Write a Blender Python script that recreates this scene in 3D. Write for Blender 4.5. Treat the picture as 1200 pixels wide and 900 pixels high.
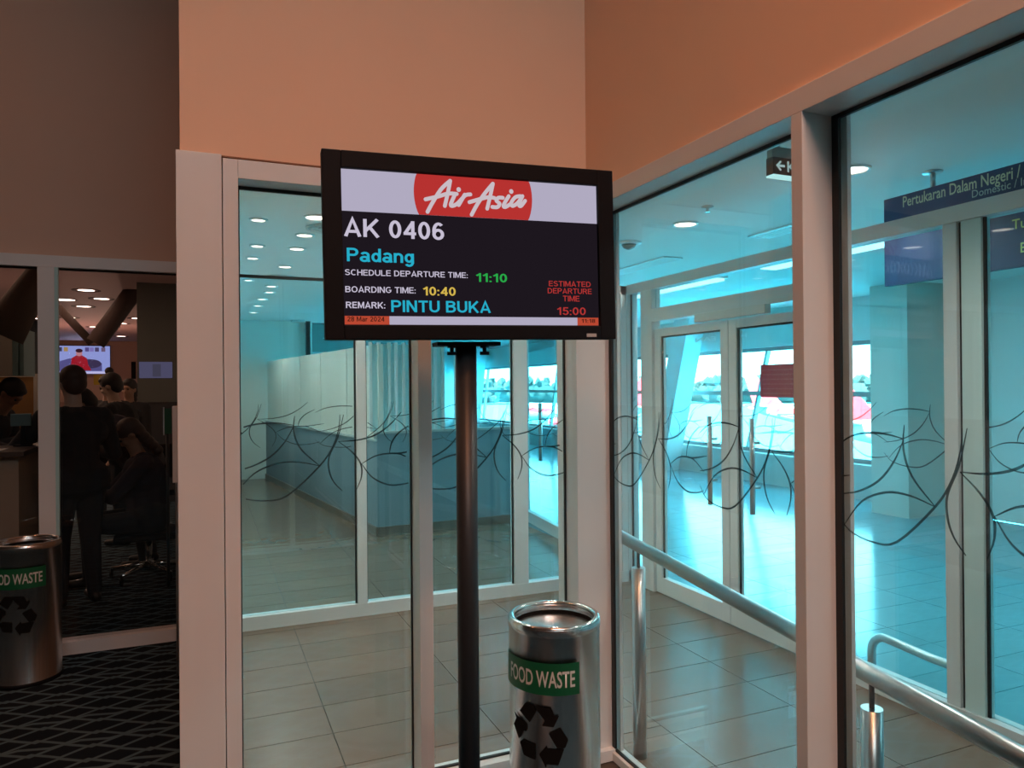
import bpy, bmesh, math, random
import numpy as np
from mathutils import Vector, Matrix
for o in list(bpy.data.objects): bpy.data.objects.remove(o)
S = bpy.context.scene
COL = S.collection
random.seed(5)
PI = math.pi
# ------------------------------------------------------------------ camera, world, exposure
EYE = 1.55; F = 852.0
def cam_rows(y, p, r):
    f = Vector((math.sin(y)*math.cos(p), math.cos(y)*math.cos(p), math.sin(p)))
    rt = Vector((math.cos(y), -math.sin(y), 0)); dn = f.cross(rt)
    c, s = math.cos(r), math.sin(r)
    return c*rt+s*dn, -s*rt+c*dn, f
RT, DN, FW = cam_rows(.40011, .00237, .008478)
cd = bpy.data.cameras.new('camera'); cam = bpy.data.objects.new('camera', cd); COL.objects.link(cam)
cd.sensor_width = 36; cd.lens = 36*F/1200; cd.clip_end = 2000; cd.clip_start = .05
cam.matrix_world = Matrix(((RT.x, -DN.x, -FW.x, 0), (RT.y, -DN.y, -FW.y, 0), (RT.z, -DN.z, -FW.z, EYE), (0, 0, 0, 1)))
S.camera = cam
S.view_settings.view_transform = 'Standard'; S.view_settings.look = 'None'
S.view_settings.gamma = 1; S.view_settings.use_curve_mapping = False
S.view_settings.exposure = 0.0
S.cycles.transparent_max_bounces = 32
S.cycles.max_bounces = 10

def lin(c):
    return tuple(((v/255)/12.92 if v/255 <= .04045 else ((v/255+.055)/1.055)**2.4) for v in c)

W = bpy.data.worlds.new('sky'); S.world = W; W.use_nodes = True
nt = W.node_tree; bg = nt.nodes['Background']
tc = nt.nodes.new('ShaderNodeTexCoord'); sx = nt.nodes.new('ShaderNodeSeparateXYZ'); cr = nt.nodes.new('ShaderNodeValToRGB')
nt.links.new(tc.outputs['Generated'], sx.inputs[0]); nt.links.new(sx.outputs['Z'], cr.inputs[0]); nt.links.new(cr.outputs[0], bg.inputs[0])
cr.color_ramp.elements[0].position = 0.0; cr.color_ramp.elements[0].color = (.40, .90, 1, 1)
cr.color_ramp.elements[1].position = .5; cr.color_ramp.elements[1].color = (.28, .80, 1, 1)
bg.inputs[1].default_value = 14.0

def lamp(kind, name, loc, energy, color, rot=(0, 0, 0), size=.1, size_y=None, spot=None, blend=.6):
    d = bpy.data.lights.new(name, kind); o = bpy.data.objects.new(name, d); COL.objects.link(o)
    o.location = loc; o.rotation_euler = rot; d.energy = energy; d.color = color
    if kind == 'AREA':
        d.size = size
        if size_y: d.shape = 'RECTANGLE'; d.size_y = size_y
    elif kind == 'SUN': d.angle = .05
    else: d.shadow_soft_size = size
    if spot: d.spot_size = spot; d.spot_blend = blend
    return o
lamp('SUN', 'sun', (-30, 20, 60), 160.0, (.84, .96, 1), (math.radians(40), 0, math.radians(-75)))
# daylight entering the passenger hall through its window band; the lounge fill lamps below are added
pl = lamp('AREA', 'window_portal', (8.3, 15, 1.3), 1, (1, 1, 1), (0, math.radians(90), 0), 1.7, 18)
pl.data.cycles.is_portal = True
WARM = (1, .345, .13)
for (x, y) in ((.0, -.2), (.9, -.5), (-.6, -1.6), (.6, -2.0)):
    lamp('SPOT', 'left_wall_fill', (x, y, 5.3), 170, WARM, (0, 0, 0), .12, spot=math.radians(125), blend=.8)
lamp('SPOT', 'left_wall_fill', (-2.2, 2.6, 5.3), 55, WARM, (0, 0, 0), .12, spot=math.radians(150), blend=.8)  # extra warm lamp added to lift the left wall
lamp('AREA', 'rear_fill', (.9, -2.4, 5.3), 70, (.72, .93, 1), (math.radians(45), 0, math.radians(20)), 2.6, 2.0)  # area lamp added behind the viewer as neutral fill, no window there
lamp('AREA', 'lounge_top_fill', (-.5, -2.6, 5.4), 60, (.85, .94, 1), (math.radians(25), 0, 0), 2.5, 1.6)  # area lamp added under the ceiling as cool fill, no skylight there

# ------------------------------------------------------------------ pixel helpers (world position of a point seen in the photo)
def ray(x, y): return RT*(x-600)+DN*(y-450)+FW*F
C0 = Vector((0, 0, EYE))
def on(x, y, ax, v):
    d = ray(x, y); return C0+d*((v-C0[ax])/d[ax])
def dep(x, y, z): return C0+ray(x, y)/F*z

# ------------------------------------------------------------------ materials
def mat(name, color, rough=.5, metal=0, spec=.5, noise=None, bump=0, emit=None):
    m = bpy.data.materials.new(name); m.use_nodes = True; n = m.node_tree; b = n.nodes['Principled BSDF']
    b.inputs['Base Color'].default_value = (*color, 1); b.inputs['Roughness'].default_value = rough
    b.inputs['Metallic'].default_value = metal; b.inputs['Specular IOR Level'].default_value = spec
    if noise:
        sc, amt = noise[0], noise[1]; stretch = noise[2] if len(noise) > 2 else (1, 1, 1)
        t = n.nodes.new('ShaderNodeTexCoord'); mp = n.nodes.new('ShaderNodeMapping'); mp.inputs['Scale'].default_value = stretch
        ns = n.nodes.new('ShaderNodeTexNoise'); ns.inputs['Scale'].default_value = sc; ns.inputs['Detail'].default_value = 4
        n.links.new(t.outputs['Object'], mp.inputs[0]); n.links.new(mp.outputs[0], ns.inputs['Vector'])
        mx = n.nodes.new('ShaderNodeMix'); mx.data_type = 'RGBA'
        mx.inputs[6].default_value = (*[c*(1-amt) for c in color], 1); mx.inputs[7].default_value = (*[min(1, c*(1+amt)) for c in color], 1)
        n.links.new(ns.outputs[0], mx.inputs[0]); n.links.new(mx.outputs[2], b.inputs['Base Color'])
        if bump:
            bp = n.nodes.new('ShaderNodeBump'); bp.inputs['Strength'].default_value = bump; bp.inputs['Distance'].default_value = .01
            n.links.new(ns.outputs[0], bp.inputs['Height']); n.links.new(bp.outputs[0], b.inputs['Normal'])
    if emit:
        b.inputs['Emission Color'].default_value = (*color, 1); b.inputs['Emission Strength'].default_value = emit
    return m
def emis(name, rgb, s=1.0):
    m = bpy.data.materials.new(name); m.use_nodes = True; n = m.node_tree; n.nodes.clear()
    e = n.nodes.new('ShaderNodeEmission'); e.inputs[0].default_value = (*lin(rgb), 1); e.inputs[1].default_value = s
    o = n.nodes.new('ShaderNodeOutputMaterial'); n.links.new(e.outputs[0], o.inputs[0]); return m
def glassmat(name, tint, refl=1.0, ior=1.45):
    m = bpy.data.materials.new(name); m.use_nodes = True; n = m.node_tree; n.nodes.clear()
    t = n.nodes.new('ShaderNodeBsdfTransparent'); t.inputs[0].default_value = (*tint, 1)
    g = n.nodes.new('ShaderNodeBsdfGlossy'); g.inputs['Roughness'].default_value = .0; g.inputs[0].default_value = (refl, refl, refl, 1)
    fr = n.nodes.new('ShaderNodeFresnel'); ge = n.nodes.new('ShaderNodeNewGeometry'); mr = n.nodes.new('ShaderNodeMapRange')
    mr.inputs[3].default_value = ior; mr.inputs[4].default_value = 1/ior
    n.links.new(ge.outputs['Backfacing'], mr.inputs[0]); n.links.new(mr.outputs[0], fr.inputs[0])
    mx = n.nodes.new('ShaderNodeMixShader'); o = n.nodes.new('ShaderNodeOutputMaterial')
    n.links.new(fr.outputs[0], mx.inputs[0]); n.links.new(t.outputs[0], mx.inputs[1]); n.links.new(g.outputs[0], mx.inputs[2]); n.links.new(mx.outputs[0], o.inputs[0])
    return m
def filmmat(name, color, alpha):
    m = bpy.data.materials.new(name); m.use_nodes = True; n = m.node_tree; n.nodes.clear()
    t = n.nodes.new('ShaderNodeBsdfTransparent'); d = n.nodes.new('ShaderNodeBsdfDiffuse'); d.inputs[0].default_value = (*color, 1)
    tr = n.nodes.new('ShaderNodeBsdfTranslucent'); tr.inputs[0].default_value = (*color, 1)
    a = n.nodes.new('ShaderNodeMixShader'); a.inputs[0].default_value = .5; n.links.new(d.outputs[0], a.inputs[1]); n.links.new(tr.outputs[0], a.inputs[2])
    mx = n.nodes.new('ShaderNodeMixShader'); mx.inputs[0].default_value = alpha; o = n.nodes.new('ShaderNodeOutputMaterial')
    n.links.new(t.outputs[0], mx.inputs[1]); n.links.new(a.outputs[0], mx.inputs[2]); n.links.new(mx.outputs[0], o.inputs[0]); return m

M = {}
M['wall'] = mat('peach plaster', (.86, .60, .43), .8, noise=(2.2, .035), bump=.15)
M['wall_shaded'] = mat('peach plaster painted dimmer', (.60, .44, .35), .85, noise=(2.2, .04), bump=.15)  # same plaster, the left wall's dimmer light put into the colour
M['alu'] = mat('white powder coated aluminium', (.71, .745, .755), .38, spec=.45, noise=(3, .03))
M['aluback'] = mat('pale grey aluminium', (.66, .68, .66), .4, noise=(3, .03))
M['gasket'] = mat('black rubber gasket', (.012, .015, .017), .5)
M['glass'] = glassmat('clear glass', (.93, .985, .985))
M['glassb'] = glassmat('tinted inner glass', (.84, .965, .98))
M['glassd'] = glassmat('dark lounge glass', (.93, .93, .93))
M['etch'] = filmmat('dark etched arcs', (.025, .05, .06), .82)
M['film'] = filmmat('clear film strip', (.8, .85, .85), .03)
M['carpet_plain'] = mat('dark carpet', (.02, .03, .036), .95)
M['tile'] = mat('beige porcelain tile', (.19, .13, .095), .24, noise=(5, .12), spec=.5)
M['tile2'] = mat('taupe porcelain tile', (.17, .118, .087), .26, noise=(5, .13), spec=.5)
M['halltile_cyanlit'] = mat('teal grey hall tile', (.10, .34, .41), .15, noise=(5, .1))  # cyan daylight on the hall floor is put into the tile colour
M['grout'] = mat('dark grout', (.085, .065, .05), .8)
M['teal_ceiling'] = mat('cool white ceiling paint', (.84, .86, .83), .8, noise=(1, .02))
M['teal_wall'] = mat('cool pale wall paint', (.74, .82, .82), .7, noise=(1, .03))
M['bulk'] = mat('teal grey bulkhead', (.55, .66, .66), .6)
M['greywall'] = mat('slate grey laminate', (.17, .235, .27), .6, noise=(3, .08))
M['greytop'] = mat('pale stone cap', (.42, .46, .45), .35)
M['skirting'] = mat('brown stone skirting', (.14, .11, .09), .35)
M['frost'] = mat('frosted cream panel', (.72, .66, .58), .6)
M['frostc'] = mat('frosted teal panel', (.50, .74, .76), .5)
M['steel'] = mat('brushed stainless steel', (.76, .79, .80), .27, metal=1, noise=(9, .3, (14, 14, .35)))
M['steelr'] = mat('polished stainless steel', (.70, .68, .66), .16, metal=1)
M['rail'] = mat('satin stainless rail', (.55, .55, .55), .28, metal=1)
M['black'] = mat('black plastic', (.007, .007, .009), .6, spec=.12)
M['blackm'] = mat('black satin metal', (.022, .026, .03), .42, spec=.4)
M['liner'] = mat('black bin liner', (.006, .006, .006), .95, spec=.02)
M['green'] = mat('green sticker', lin((14, 92, 58)), .45)
M['white_print'] = mat('white print', (.62, .66, .64), .5)
M['black_print'] = mat('black print', (.008, .008, .008), .8, spec=.08)
M['navy'] = mat('navy sign panel', lin((28, 52, 92)), .5)
M['signtext'] = mat('cream sign lettering', (.62, .62, .42), .5)
M['signtext2'] = mat('grey sign lettering', (.42, .50, .46), .5)
M['yellow'] = mat('yellow lettering', (.72, .72, .22), .5)
M['lampglow'] = emis('warm lamp glow', (255, 226, 210), 6)
M['cove'] = emis('fluorescent tube', (190, 250, 255), 2.2)
M['trimw'] = mat('white trim ring', (.8, .86, .86), .4)
M['darkceil'] = mat('plum brown ceiling', (.34, .22, .20), .7)
M['brace'] = mat('brown steel brace', (.06, .035, .03), .7)
M['braceg'] = mat('beige steel brace', (.20, .15, .12), .7)

def carpet():
    m = bpy.data.materials.new('patterned carpet'); m.use_nodes = True; n = m.node_tree; L = n.links; b = n.nodes['Principled BSDF']
    g = n.nodes.new('ShaderNodeNewGeometry'); s = n.nodes.new('ShaderNodeSeparateXYZ'); L.new(g.outputs['Position'], s.inputs[0])
    def mt(op, a, c=None, d=None):
        q = n.nodes.new('ShaderNodeMath'); q.operation = op
        for i, v in enumerate((a, c, d)):
            if v is None: continue
            if isinstance(v, (int, float)): q.inputs[i].default_value = v
            else: L.new(v, q.inputs[i])
        return q.outputs[0]
    ns = n.nodes.new('ShaderNodeTexNoise'); ns.inputs['Scale'].default_value = 3.0; L.new(g.outputs['Position'], ns.inputs['Vector'])
    wob = mt('MULTIPLY', mt('SUBTRACT', ns.outputs[0], .5), .03)
    X = mt('ADD', s.outputs[0], wob); Y = s.outputs[1]
    tri = mt('PINGPONG', mt('DIVIDE', X, .115), 1.0)          # 0..1 triangle
    tri2 = mt('PINGPONG', mt('DIVIDE', mt('ADD', X, .055), .115), 1.0)
    outs = []
    for amp, per, ph in ((.075, .135, 0), (-.070, .135, .02), (.03, .27, .07)):
        t = tri if abs(amp) > .06 else tri2
        v = mt('ADD', mt('ADD', Y, mt('MULTIPLY', t, amp)), ph)
        f = mt('PINGPONG', v, per/2)
        outs.append(f)
    mn = mt('MINIMUM', outs[0], outs[1]); mn = mt('MINIMUM', mn, outs[2])
    mr = n.nodes.new('ShaderNodeMapRange'); L.new(mn, mr.inputs[0]); mr.inputs[1].default_value = .0075; mr.inputs[2].default_value = .014
    mx = n.nodes.new('ShaderNodeMix'); mx.data_type = 'RGBA'; L.new(mr.outputs[0], mx.inputs[0])
    mx.inputs[6].default_value = (.075, .13, .155, 1); mx.inputs[7].default_value = (.007, .013, .020, 1)
    L.new(mx.outputs[2], b.inputs['Base Color']); b.inputs['Roughness'].default_value = 1; b.inputs['Specular IOR Level'].default_value = .1
    n2 = n.nodes.new('ShaderNodeTexNoise'); n2.inputs['Scale'].default_value = 400; L.new(g.outputs['Position'], n2.inputs['Vector'])
    bp = n.nodes.new('ShaderNodeBump'); bp.inputs['Strength'].default_value = .4; bp.inputs['Distance'].default_value = .004
    L.new(n2.outputs[0], bp.inputs['Height']); L.new(bp.outputs[0], b.inputs['Normal'])
    return m
M['carpet'] = carpet()

# ------------------------------------------------------------------ mesh helpers
class MB:
    def __init__(s): s.bm = bmesh.new(); s.mats = []
    def mi(s, m):
        if m is None: return 0
        if m not in s.mats: s.mats.append(m)
        return s.mats.index(m)
    def poly(s, pts, m=None):
        f = s.bm.faces.new([s.bm.verts.new(p) for p in pts]); f.material_index = s.mi(m); return f
    def hexa(s, b, t, m=None):
        v = [s.bm.verts.new(p) for p in list(b)+list(t)]; k = s.mi(m)
        for q in ((3, 2, 1, 0), (4, 5, 6, 7), (0, 1, 5, 4), (1, 2, 6, 5), (2, 3, 7, 6), (3, 0, 4, 7)):
            s.bm.faces.new([v[i] for i in q]).material_index = k
        return s
    def box(s, x0, x1, y0, y1, z0, z1, m=None):
        return s.hexa(((x0, y0, z0), (x1, y0, z0), (x1, y1, z0), (x0, y1, z0)), ((x0, y0, z1), (x1, y0, z1), (x1, y1, z1), (x0, y1, z1)), m)
    def tube(s, pts, r, n=12, m=None, cap=True, smooth=True):
        pts = [Vector(p) for p in pts]; rs = r if isinstance(r, (list, tuple)) else [r]*len(pts); k = s.mi(m)
        rings = []; prev = None
        for i, p in enumerate(pts):
            d = (pts[min(i+1, len(pts)-1)]-pts[max(i-1, 0)]).normalized()
            if prev is None:
                a = d.cross(Vector((0, 0, 1)) if abs(d.z) < .9 else Vector((1, 0, 0))).normalized()
            else: a = (prev-d*prev.dot(d)).normalized()
            prev = a; b = d.cross(a)
            rings.append([s.bm.verts.new(p+(a*math.cos(2*PI*j/n)+b*math.sin(2*PI*j/n))*rs[i]) for j in range(n)])
        for u, v in zip(rings, rings[1:]):
            for j in range(n):
                f = s.bm.faces.new((u[j], u[(j+1) % n], v[(j+1) % n], v[j])); f.material_index = k; f.smooth = smooth
        if cap:
            s.bm.faces.new(rings[0][::-1]).material_index = k; s.bm.faces.new(rings[-1]).material_index = k
        return s
    def lathe(s, c, prof, n=48, m=None, close=False):
        c = Vector(c); k = s.mi(m); rings = []
        for (r, z) in prof:
            rings.append([s.bm.verts.new(c+Vector((r*math.cos(2*PI*j/n), r*math.sin(2*PI*j/n), z))) for j in range(n)])
        pairs = list(zip(rings, rings[1:]))+([(rings[-1], rings[0])] if close else [])
        for u, v in pairs:
            for j in range(n):
                f = s.bm.faces.new((u[j], u[(j+1) % n], v[(j+1) % n], v[j])); f.material_index = k; f.smooth = True
        if not close:
            if prof[0][0] > 1e-4: s.bm.faces.new(rings[0][::-1]).material_index = k
            if prof[-1][0] > 1e-4: s.bm.faces.new(rings[-1]).material_index = k
        return s
    def ball(s, c, r, sc=(1, 1, 1), m=None, u=16, v=10):
        k = s.mi(m); g = bmesh.ops.create_uvsphere(s.bm, u_segments=u, v_segments=v, radius=r, matrix=Matrix.Translation(c) @ Matrix.Diagonal((*sc, 1)))
        for f in {f for q in g['verts'] for f in q.link_faces}: f.material_index = k; f.smooth = True
        return s
    def build(s, name, m=None, parent=None, label=None, kind=None, bevel=0, local=None):
        if bevel: bmesh.ops.bevel(s.bm, geom=list(s.bm.edges), offset=bevel, segments=2, affect='EDGES', profile=.6)
        bmesh.ops.recalc_face_normals(s.bm, faces=s.bm.faces)
        me = bpy.data.meshes.new(name); s.bm.to_mesh(me); s.bm.free()
        for q in (s.mats or [m]): me.materials.append(q)
        return link(name, me, parent, label, kind)
def link(name, me, parent=None, label=None, kind=None):
    o = bpy.data.objects.new(name, me); COL.objects.link(o)
    if parent is not None:
        o.parent = parent; o.matrix_parent_inverse = Matrix.Translation(-world_loc(parent)) if not parent.get('_local') else Matrix()
    if label: o['label'] = label
    if kind: o['kind'] = kind
    return o
def world_loc(o):
    v = Vector(o.location); p = o.parent
    while p: v += Vector(p.location)-world_loc(p) if False else Vector((0, 0, 0)); p = p.parent
    return v
def root(name, label, cat, loc=(0, 0, 0), group=None, kind=None):
    o = bpy.data.objects.new(name, None); COL.objects.link(o); o.location = loc; o.empty_display_size = .1
    if label: o['label'] = label
    if cat: o['category'] = cat
    if group: o['group'] = group
    if kind: o['kind'] = kind
    return o
def tag(o, label, cat, group=None):
    o['label'] = label; o['category'] = cat
    if group: o['group'] = group
    return o
def box(name, x0, x1, y0, y1, z0, z1, m, parent=None, label=None, kind=None, bevel=0):
    return MB().box(x0, x1, y0, y1, z0, z1).build(name, m, parent, label, kind, bevel)
def struct(name, label, x0, x1, y0, y1, z0, z1, m):
    return tag(box(name, x0, x1, y0, y1, z0, z1, m, kind='structure'), label, 'wall' if 'wall' in name else name.split('_')[0])

def text_mesh(s, bold=.0):
    c = bpy.data.curves.new('t', 'FONT'); c.body = s; c.size = 1; c.offset = bold; c.resolution_u = 3
    o = bpy.data.objects.new('t', c); COL.objects.link(o)
    dg = bpy.context.evaluated_depsgraph_get(); me = bpy.data.meshes.new_from_object(o.evaluated_get(dg))
    bpy.data.objects.remove(o); me.materials.clear()
    return me
def text_fit(name, s, fn, x0, x1, y0, y1, m, parent, label=None, bold=.0, mirror=False, desc=False):
    """text filling x0..x1 and (baseline..cap) y0..y1 in a 2-D frame; fn maps 2-D to the object's surface"""
    me = text_mesh(s, bold); vs = [v.co.copy() for v in me.vertices]
    ax = min(v.x for v in vs); bx = max(v.x for v in vs); ay, by = 0.0, (.73 if desc else max(v.y for v in vs))
    if not desc: ay = min(0, min(v.y for v in vs))
    for v, c in zip(me.vertices, vs):
        u = (c.x-ax)/(bx-ax); w = (c.y-ay)/(by-ay)
        if mirror: u = 1-u
        v.co = fn(x0+(x1-x0)*u, y0+(y1-y0)*w)
    me.materials.append(m)
    return link(name, me, parent, label)

# ================================================================== SETTING
YW, YG, XW, XG = 2.637, 2.757, 1.449, 1.569       # lounge faces and glass planes of the two near walls
Y2, X2 = 4.974, 3.122                              # inner glazing planes
ZT, ZF = 2.265, 2.33                               # glass top, frame top
LX0, LY0, LZ = -7.0, -6.0, 5.5                     # lounge extents
HX, HY = 8.15, 24.0                                # passenger hall extents
HZ = 2.7

# floors
fc = MB().box(LX0, XW, LY0, YW+.03, -.1, 0).box(LX0, -.08, YW+.03, Y2, -.1, 0).box(LX0, -.08, Y2, 25.2, -.1, 0).build('floor', M['carpet'], kind='structure')
tag(fc, 'dark lounge carpet with teal grey interlaced diamond lattice', 'floor')
ft = MB().box(-.08, HX, YW+.03, HY, -.12, -.007).box(XW, HX, -6.1, YW+.03, -.12, -.007).build('floor', M['grout'], kind='structure')
tag(ft, 'brown grouted floor under the porcelain tiles of the glazed corridor', 'floor')
def tile_mesh(w, d, m, nm):
    b = MB().box(-w/2+.002, w/2-.002, -d/2+.002, d/2-.002, -.007, 0); bmesh.ops.recalc_face_normals(b.bm, faces=b.bm.faces)
    me = bpy.data.meshes.new(nm); b.bm.to_mesh(me); b.bm.free(); me.materials.append(m); return me
TW, TD = .69, .305
tms = [tile_mesh(TW, TD, M['tile'], 'tile'), tile_mesh(TW, TD, M['tile2'], 'tile')]
cells = []
rest = MB(); hall = MB()
for i in range(-1, 13):
    for j in range(-29, 70):
        cx = .52+TW*(i+.5); cy = 2.71+TD*(j+.5)
        x0, x1, y0, y1 = cx-TW/2, cx+TW/2, cy-TD/2, cy+TD/2
        if x1 > HX or y1 > HY or y0 < -6: continue
        if x1 < 0.05 or (x1 <= XG+.03 and y1 <= YG): continue
        if x0 < 0: x0 = 0.0; rest.box(x0, x1-.002, max(y0, YG+.03)+.002, y1-.002, -.007, 0) if y1 > YG+.05 else None; continue
        if x0 < XG and y0 < YG:
            if y1 > YG+.04: rest.box(x0+.002, x1-.002, YG+.034, y1-.002, -.007, 0)
            if x1 > XG+.04: rest.box(XG+.034, x1-.002, y0+.002, min(y1, YG+.03)-.002, -.007, 0)
            continue
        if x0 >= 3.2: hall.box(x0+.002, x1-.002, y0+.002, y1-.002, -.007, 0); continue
        d = (cx**2+cy**2)**.5
        # individual tiles where the photograph shows them
        vis = (cx < 3.3 and 2.6 < cy < 9) or (1.5 < cx < 4.8 and .9 < cy < 5)
        if vis: cells.append((d, cx, cy))
        else: rest.box(x0+.002, x1-.002, y0+.002, y1-.002, -.007, 0)
cells.sort()
for k, (d, cx, cy) in enumerate(cells):
    if k < 300:
        o = bpy.data.objects.new('tile', tms[random.random() < .4]); COL.objects.link(o); o.location = (cx, cy, 0); o.parent = ft
    else: rest.box(cx-TW/2+.002, cx+TW/2-.002, cy-TD/2+.002, cy+TD/2-.002, -.007, 0)
rest.build('tile_field', M['tile'], ft, kind='stuff'); hall.build('tile_field', M['halltile_cyanlit'], ft, 'hall tiles with cyan daylight painted into their colour', kind='stuff')

# lounge walls
struct('wall_front', 'peach plaster wall above the glazing behind the flight monitor', -.07, XW+.012, YW+.012, YG+.1, ZF, LZ, M['wall'])
struct('wall_right', 'peach plaster wall above the right-hand glazing', XW+.012, XG+.1, LY0, YW+.012, ZF, LZ, M['wall'])
struct('wall_return', 'peach return wall behind the left white column', -.075, 0.0, YG+.1, Y2+.1, 0, LZ, M['wall'])
struct('wall_left', 'peach wall with dim light painted in, above the dark glass room at left', LX0, -.075, Y2+.02, Y2+.14, ZF, LZ, M['wall_shaded'])
struct('wall_west', 'far side wall of the lounge', LX0-.1, LX0, LY0, 25.2, 0, LZ, mat('dark brown to cut reflections', (.09, .065, .05), .8))  # unseen wall coloured dark so the left glass reflects less
wr = MB().box(LX0, XG, LY0-.1, LY0, 0, LZ).build('wall_rear', mat('dark brown to cut rear reflections', (.07, .05, .04), .7), kind='structure'); tag(wr, 'lounge wall behind the viewer', 'wall')  # unseen wall made dark to keep its reflection out of the left glass
struct('wall_rear', 'rear wall closing the right-hand corridor', XG, HX+.2, -6.1, -6.0, 0, HZ+.1, M['teal_wall'])
struct('ceiling', 'high lounge ceiling', LX0, XG+.1, LY0, Y2+.14, LZ, LZ+.1, M['wall_shaded'])
struct('ceiling', 'pale teal ceiling over the corridor and passenger hall', 0, HX+.1, YG+.1, 13.3, HZ, HZ+.1, M['teal_ceiling'])
struct('ceiling', 'pale teal ceiling over the right-hand corridor', XG+.1, HX+.1, -6.1, YG+.1, HZ, HZ+.1, M['teal_ceiling'])
struct('ceiling', 'dull grey ceiling over the far end of the hall', 0, HX+.1, 13.3, HY, HZ-.02, HZ+.1, mat('dull grey ceiling', (.28, .25, .24), .8))
struct('ceiling', 'plum brown ceiling of the dark room at left', LX0, -.1, Y2+.14, 25.2, 3.0, 3.1, M['darkceil'])
# hall far walls
struct('wall_back', 'pale teal wall at the far end of the left corridor', 0, 1.62, 13.1, 13.25, 0, HZ, mat('pale greige paint', (.74, .74, .68), .7))
struct('wall_back', 'distant end wall of the passenger hall', 0, HX, HY-.1, HY, 0, HZ, M['bulk'])
struct('wall_party', 'wall between the corridor and the dark room', -.1, 0.0, Y2+.1, 25.2, 0, 3.1, M['teal_wall'])
struct('wall_back', 'dusky peach end wall of the dark room at left', LX0, -.1, 25.0, 25.15, 0, 3.1, mat('dusky peach paint', (.42, .25, .19), .8))
# facade
struct('wall_facade', 'pale teal solid wall right of the hall windows', HX, HX+.2, -6.1, 6.05, 0, HZ, M['teal_wall'])
struct('wall_facade', 'grey sill wall below the hall windows', HX-.15, HX+.2, 6.05, HY, 0, .46, mat('grey sill paint', (.42, .50, .50), .4))
struct('wall_facade', 'teal grey bulkhead above the hall windows', HX-.1, HX+.2, 6.05, HY, 2.12, HZ, M['bulk'])
pillar = tag(box('pillar', 7.35, 8.1, 5.85, 6.35, 0, HZ, mat('beige pillar paint', (.56, .56, .52), .5), kind='structure'), 'square beige pillar at the right end of the hall windows', 'pillar')
w6 = root('window_6', 'ribbon window of the passenger hall facing the apron', 'window', (HX, 6.05, .46), kind='structure')
mb = MB().box(HX, HX+.08, 6.05, HY, .46, .52).box(HX, HX+.08, 6.05, HY, 2.06, 2.12).box(HX-.03, HX+.08, 6.05, HY, 1.36, 1.43)
mb.build('window_frame', mat('grey window frame', (.20, .25, .27), .4), w6)
y = 7.0
while y < HY:
    MB().hexa(((HX, y-.025, .5), (HX+.07, y-.025, .5), (HX+.07, y+.025, .5), (HX, y+.025, .5)), ((HX, y-.505, 2.08), (HX+.07, y-.505, 2.08), (HX+.07, y-.455, 2.08), (HX, y-.455, 2.08))).build('mullion', M['bulk'], w6)
    y += 2.45
box('glass_pane', HX+.04, HX+.046, 6.05, HY, .5, 2.08, M['glass'], w6)
for (yc, who) in ((10.95, 'nearer'), (21.4, 'farther')):
    a = yc+.02; k = -.31
    o = MB().hexa(((7.55, a, 0), (7.9, a, 0), (7.9, a+.42, 0), (7.55, a+.42, 0)), ((7.55, a+k*HZ, HZ), (7.9, a+k*HZ, HZ), (7.9, a+.42+k*HZ, HZ), (7.55, a+.42+k*HZ, HZ))).build('slanted_column', mat('pale teal steel', (.50, .70, .73), .35), kind='structure')
    tag(o, 'leaning pale steel column in front of the hall windows, the %s one' % who, 'column')

# ---- front glazing (window_1) with columns
def etched(parent, fn, name='etched_pattern', n0=0, n1=1, clip=None, wid=.0052):
    arcs = [[(45, 325), (90, 299), (145, 288), (195, 289), (240, 297)], [(240, 300), (213, 352), (170, 400), (110, 432), (45, 447)],
            [(243, 265), (240, 320), (262, 380), (320, 440)], [(65, 520), (120, 455), (190, 425), (255, 424), (320, 440)],
            [(45, 495), (80, 532), (150, 548), (220, 535), (320, 440), (362, 375), (382, 310), (385, 265)],
            [(397, 265), (378, 345), (350, 410), (350, 460), (365, 500), (392, 532)], [(380, 358), (425, 398), (452, 440), (454, 485), (438, 530)],
            [(380, 358), (440, 356), (500, 340), (550, 305), (590, 260)], [(455, 440), (500, 415), (545, 408), (590, 414), (642, 447)],
            [(455, 440), (490, 490), (545, 520), (600, 520), (642, 508)], [(548, 408), (556, 370), (580, 335), (622, 305)],
            [(545, 408), (590, 408), (660, 396)]]
    b = MB()
    for k in range(n0, n1):
        for ai, arc in enumerate(arcs):
            P = [Vector(((p[0]-385)/577+k, 1-(p[1]-265)/283)) for p in arc]
            pts = []
            for i in range(len(P)-1):
                p0, p1, p2, p3 = P[max(i-1, 0)], P[i], P[i+1], P[min(i+2, len(P)-1)]
                for t in np.linspace(0, 1, 5)[:-1]:
                    pts.append(.5*((2*p1)+(-p0+p2)*t+(2*p0-5*p1+4*p2-p3)*t*t+(-p0+3*p1-3*p2+p3)*t**3))
            pts.append(P[-1])
            Q = [Vector(fn(p.x, p.y)) for p in pts]; nn = len(Q)
            L = []; R_ = []
            nrm = Vector(fn(0, 0)) - Vector(fn(1, 0)); nrm = nrm.normalized().cross(Vector((0, 0, 1)))
            for i, q in enumerate(Q):
                d = (Q[min(i+1, nn-1)]-Q[max(i-1, 0)]).normalized(); s_ = d.cross(nrm).normalized()
                w = wid*(.35+.65*math.sin(PI*min(1, max(0, i/(nn-1)))))*.6
                L.append(q+s_*w); R_.append(q-s_*w)
            for i in range(nn-1):
                if clip and not (clip(Q[i]) and clip(Q[i+1])): continue
                b.poly((L[i], L[i+1], R_[i+1], R_[i]))
    return b.build(name, M['etch'], parent, 'dark etched interlacing arcs')
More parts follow.
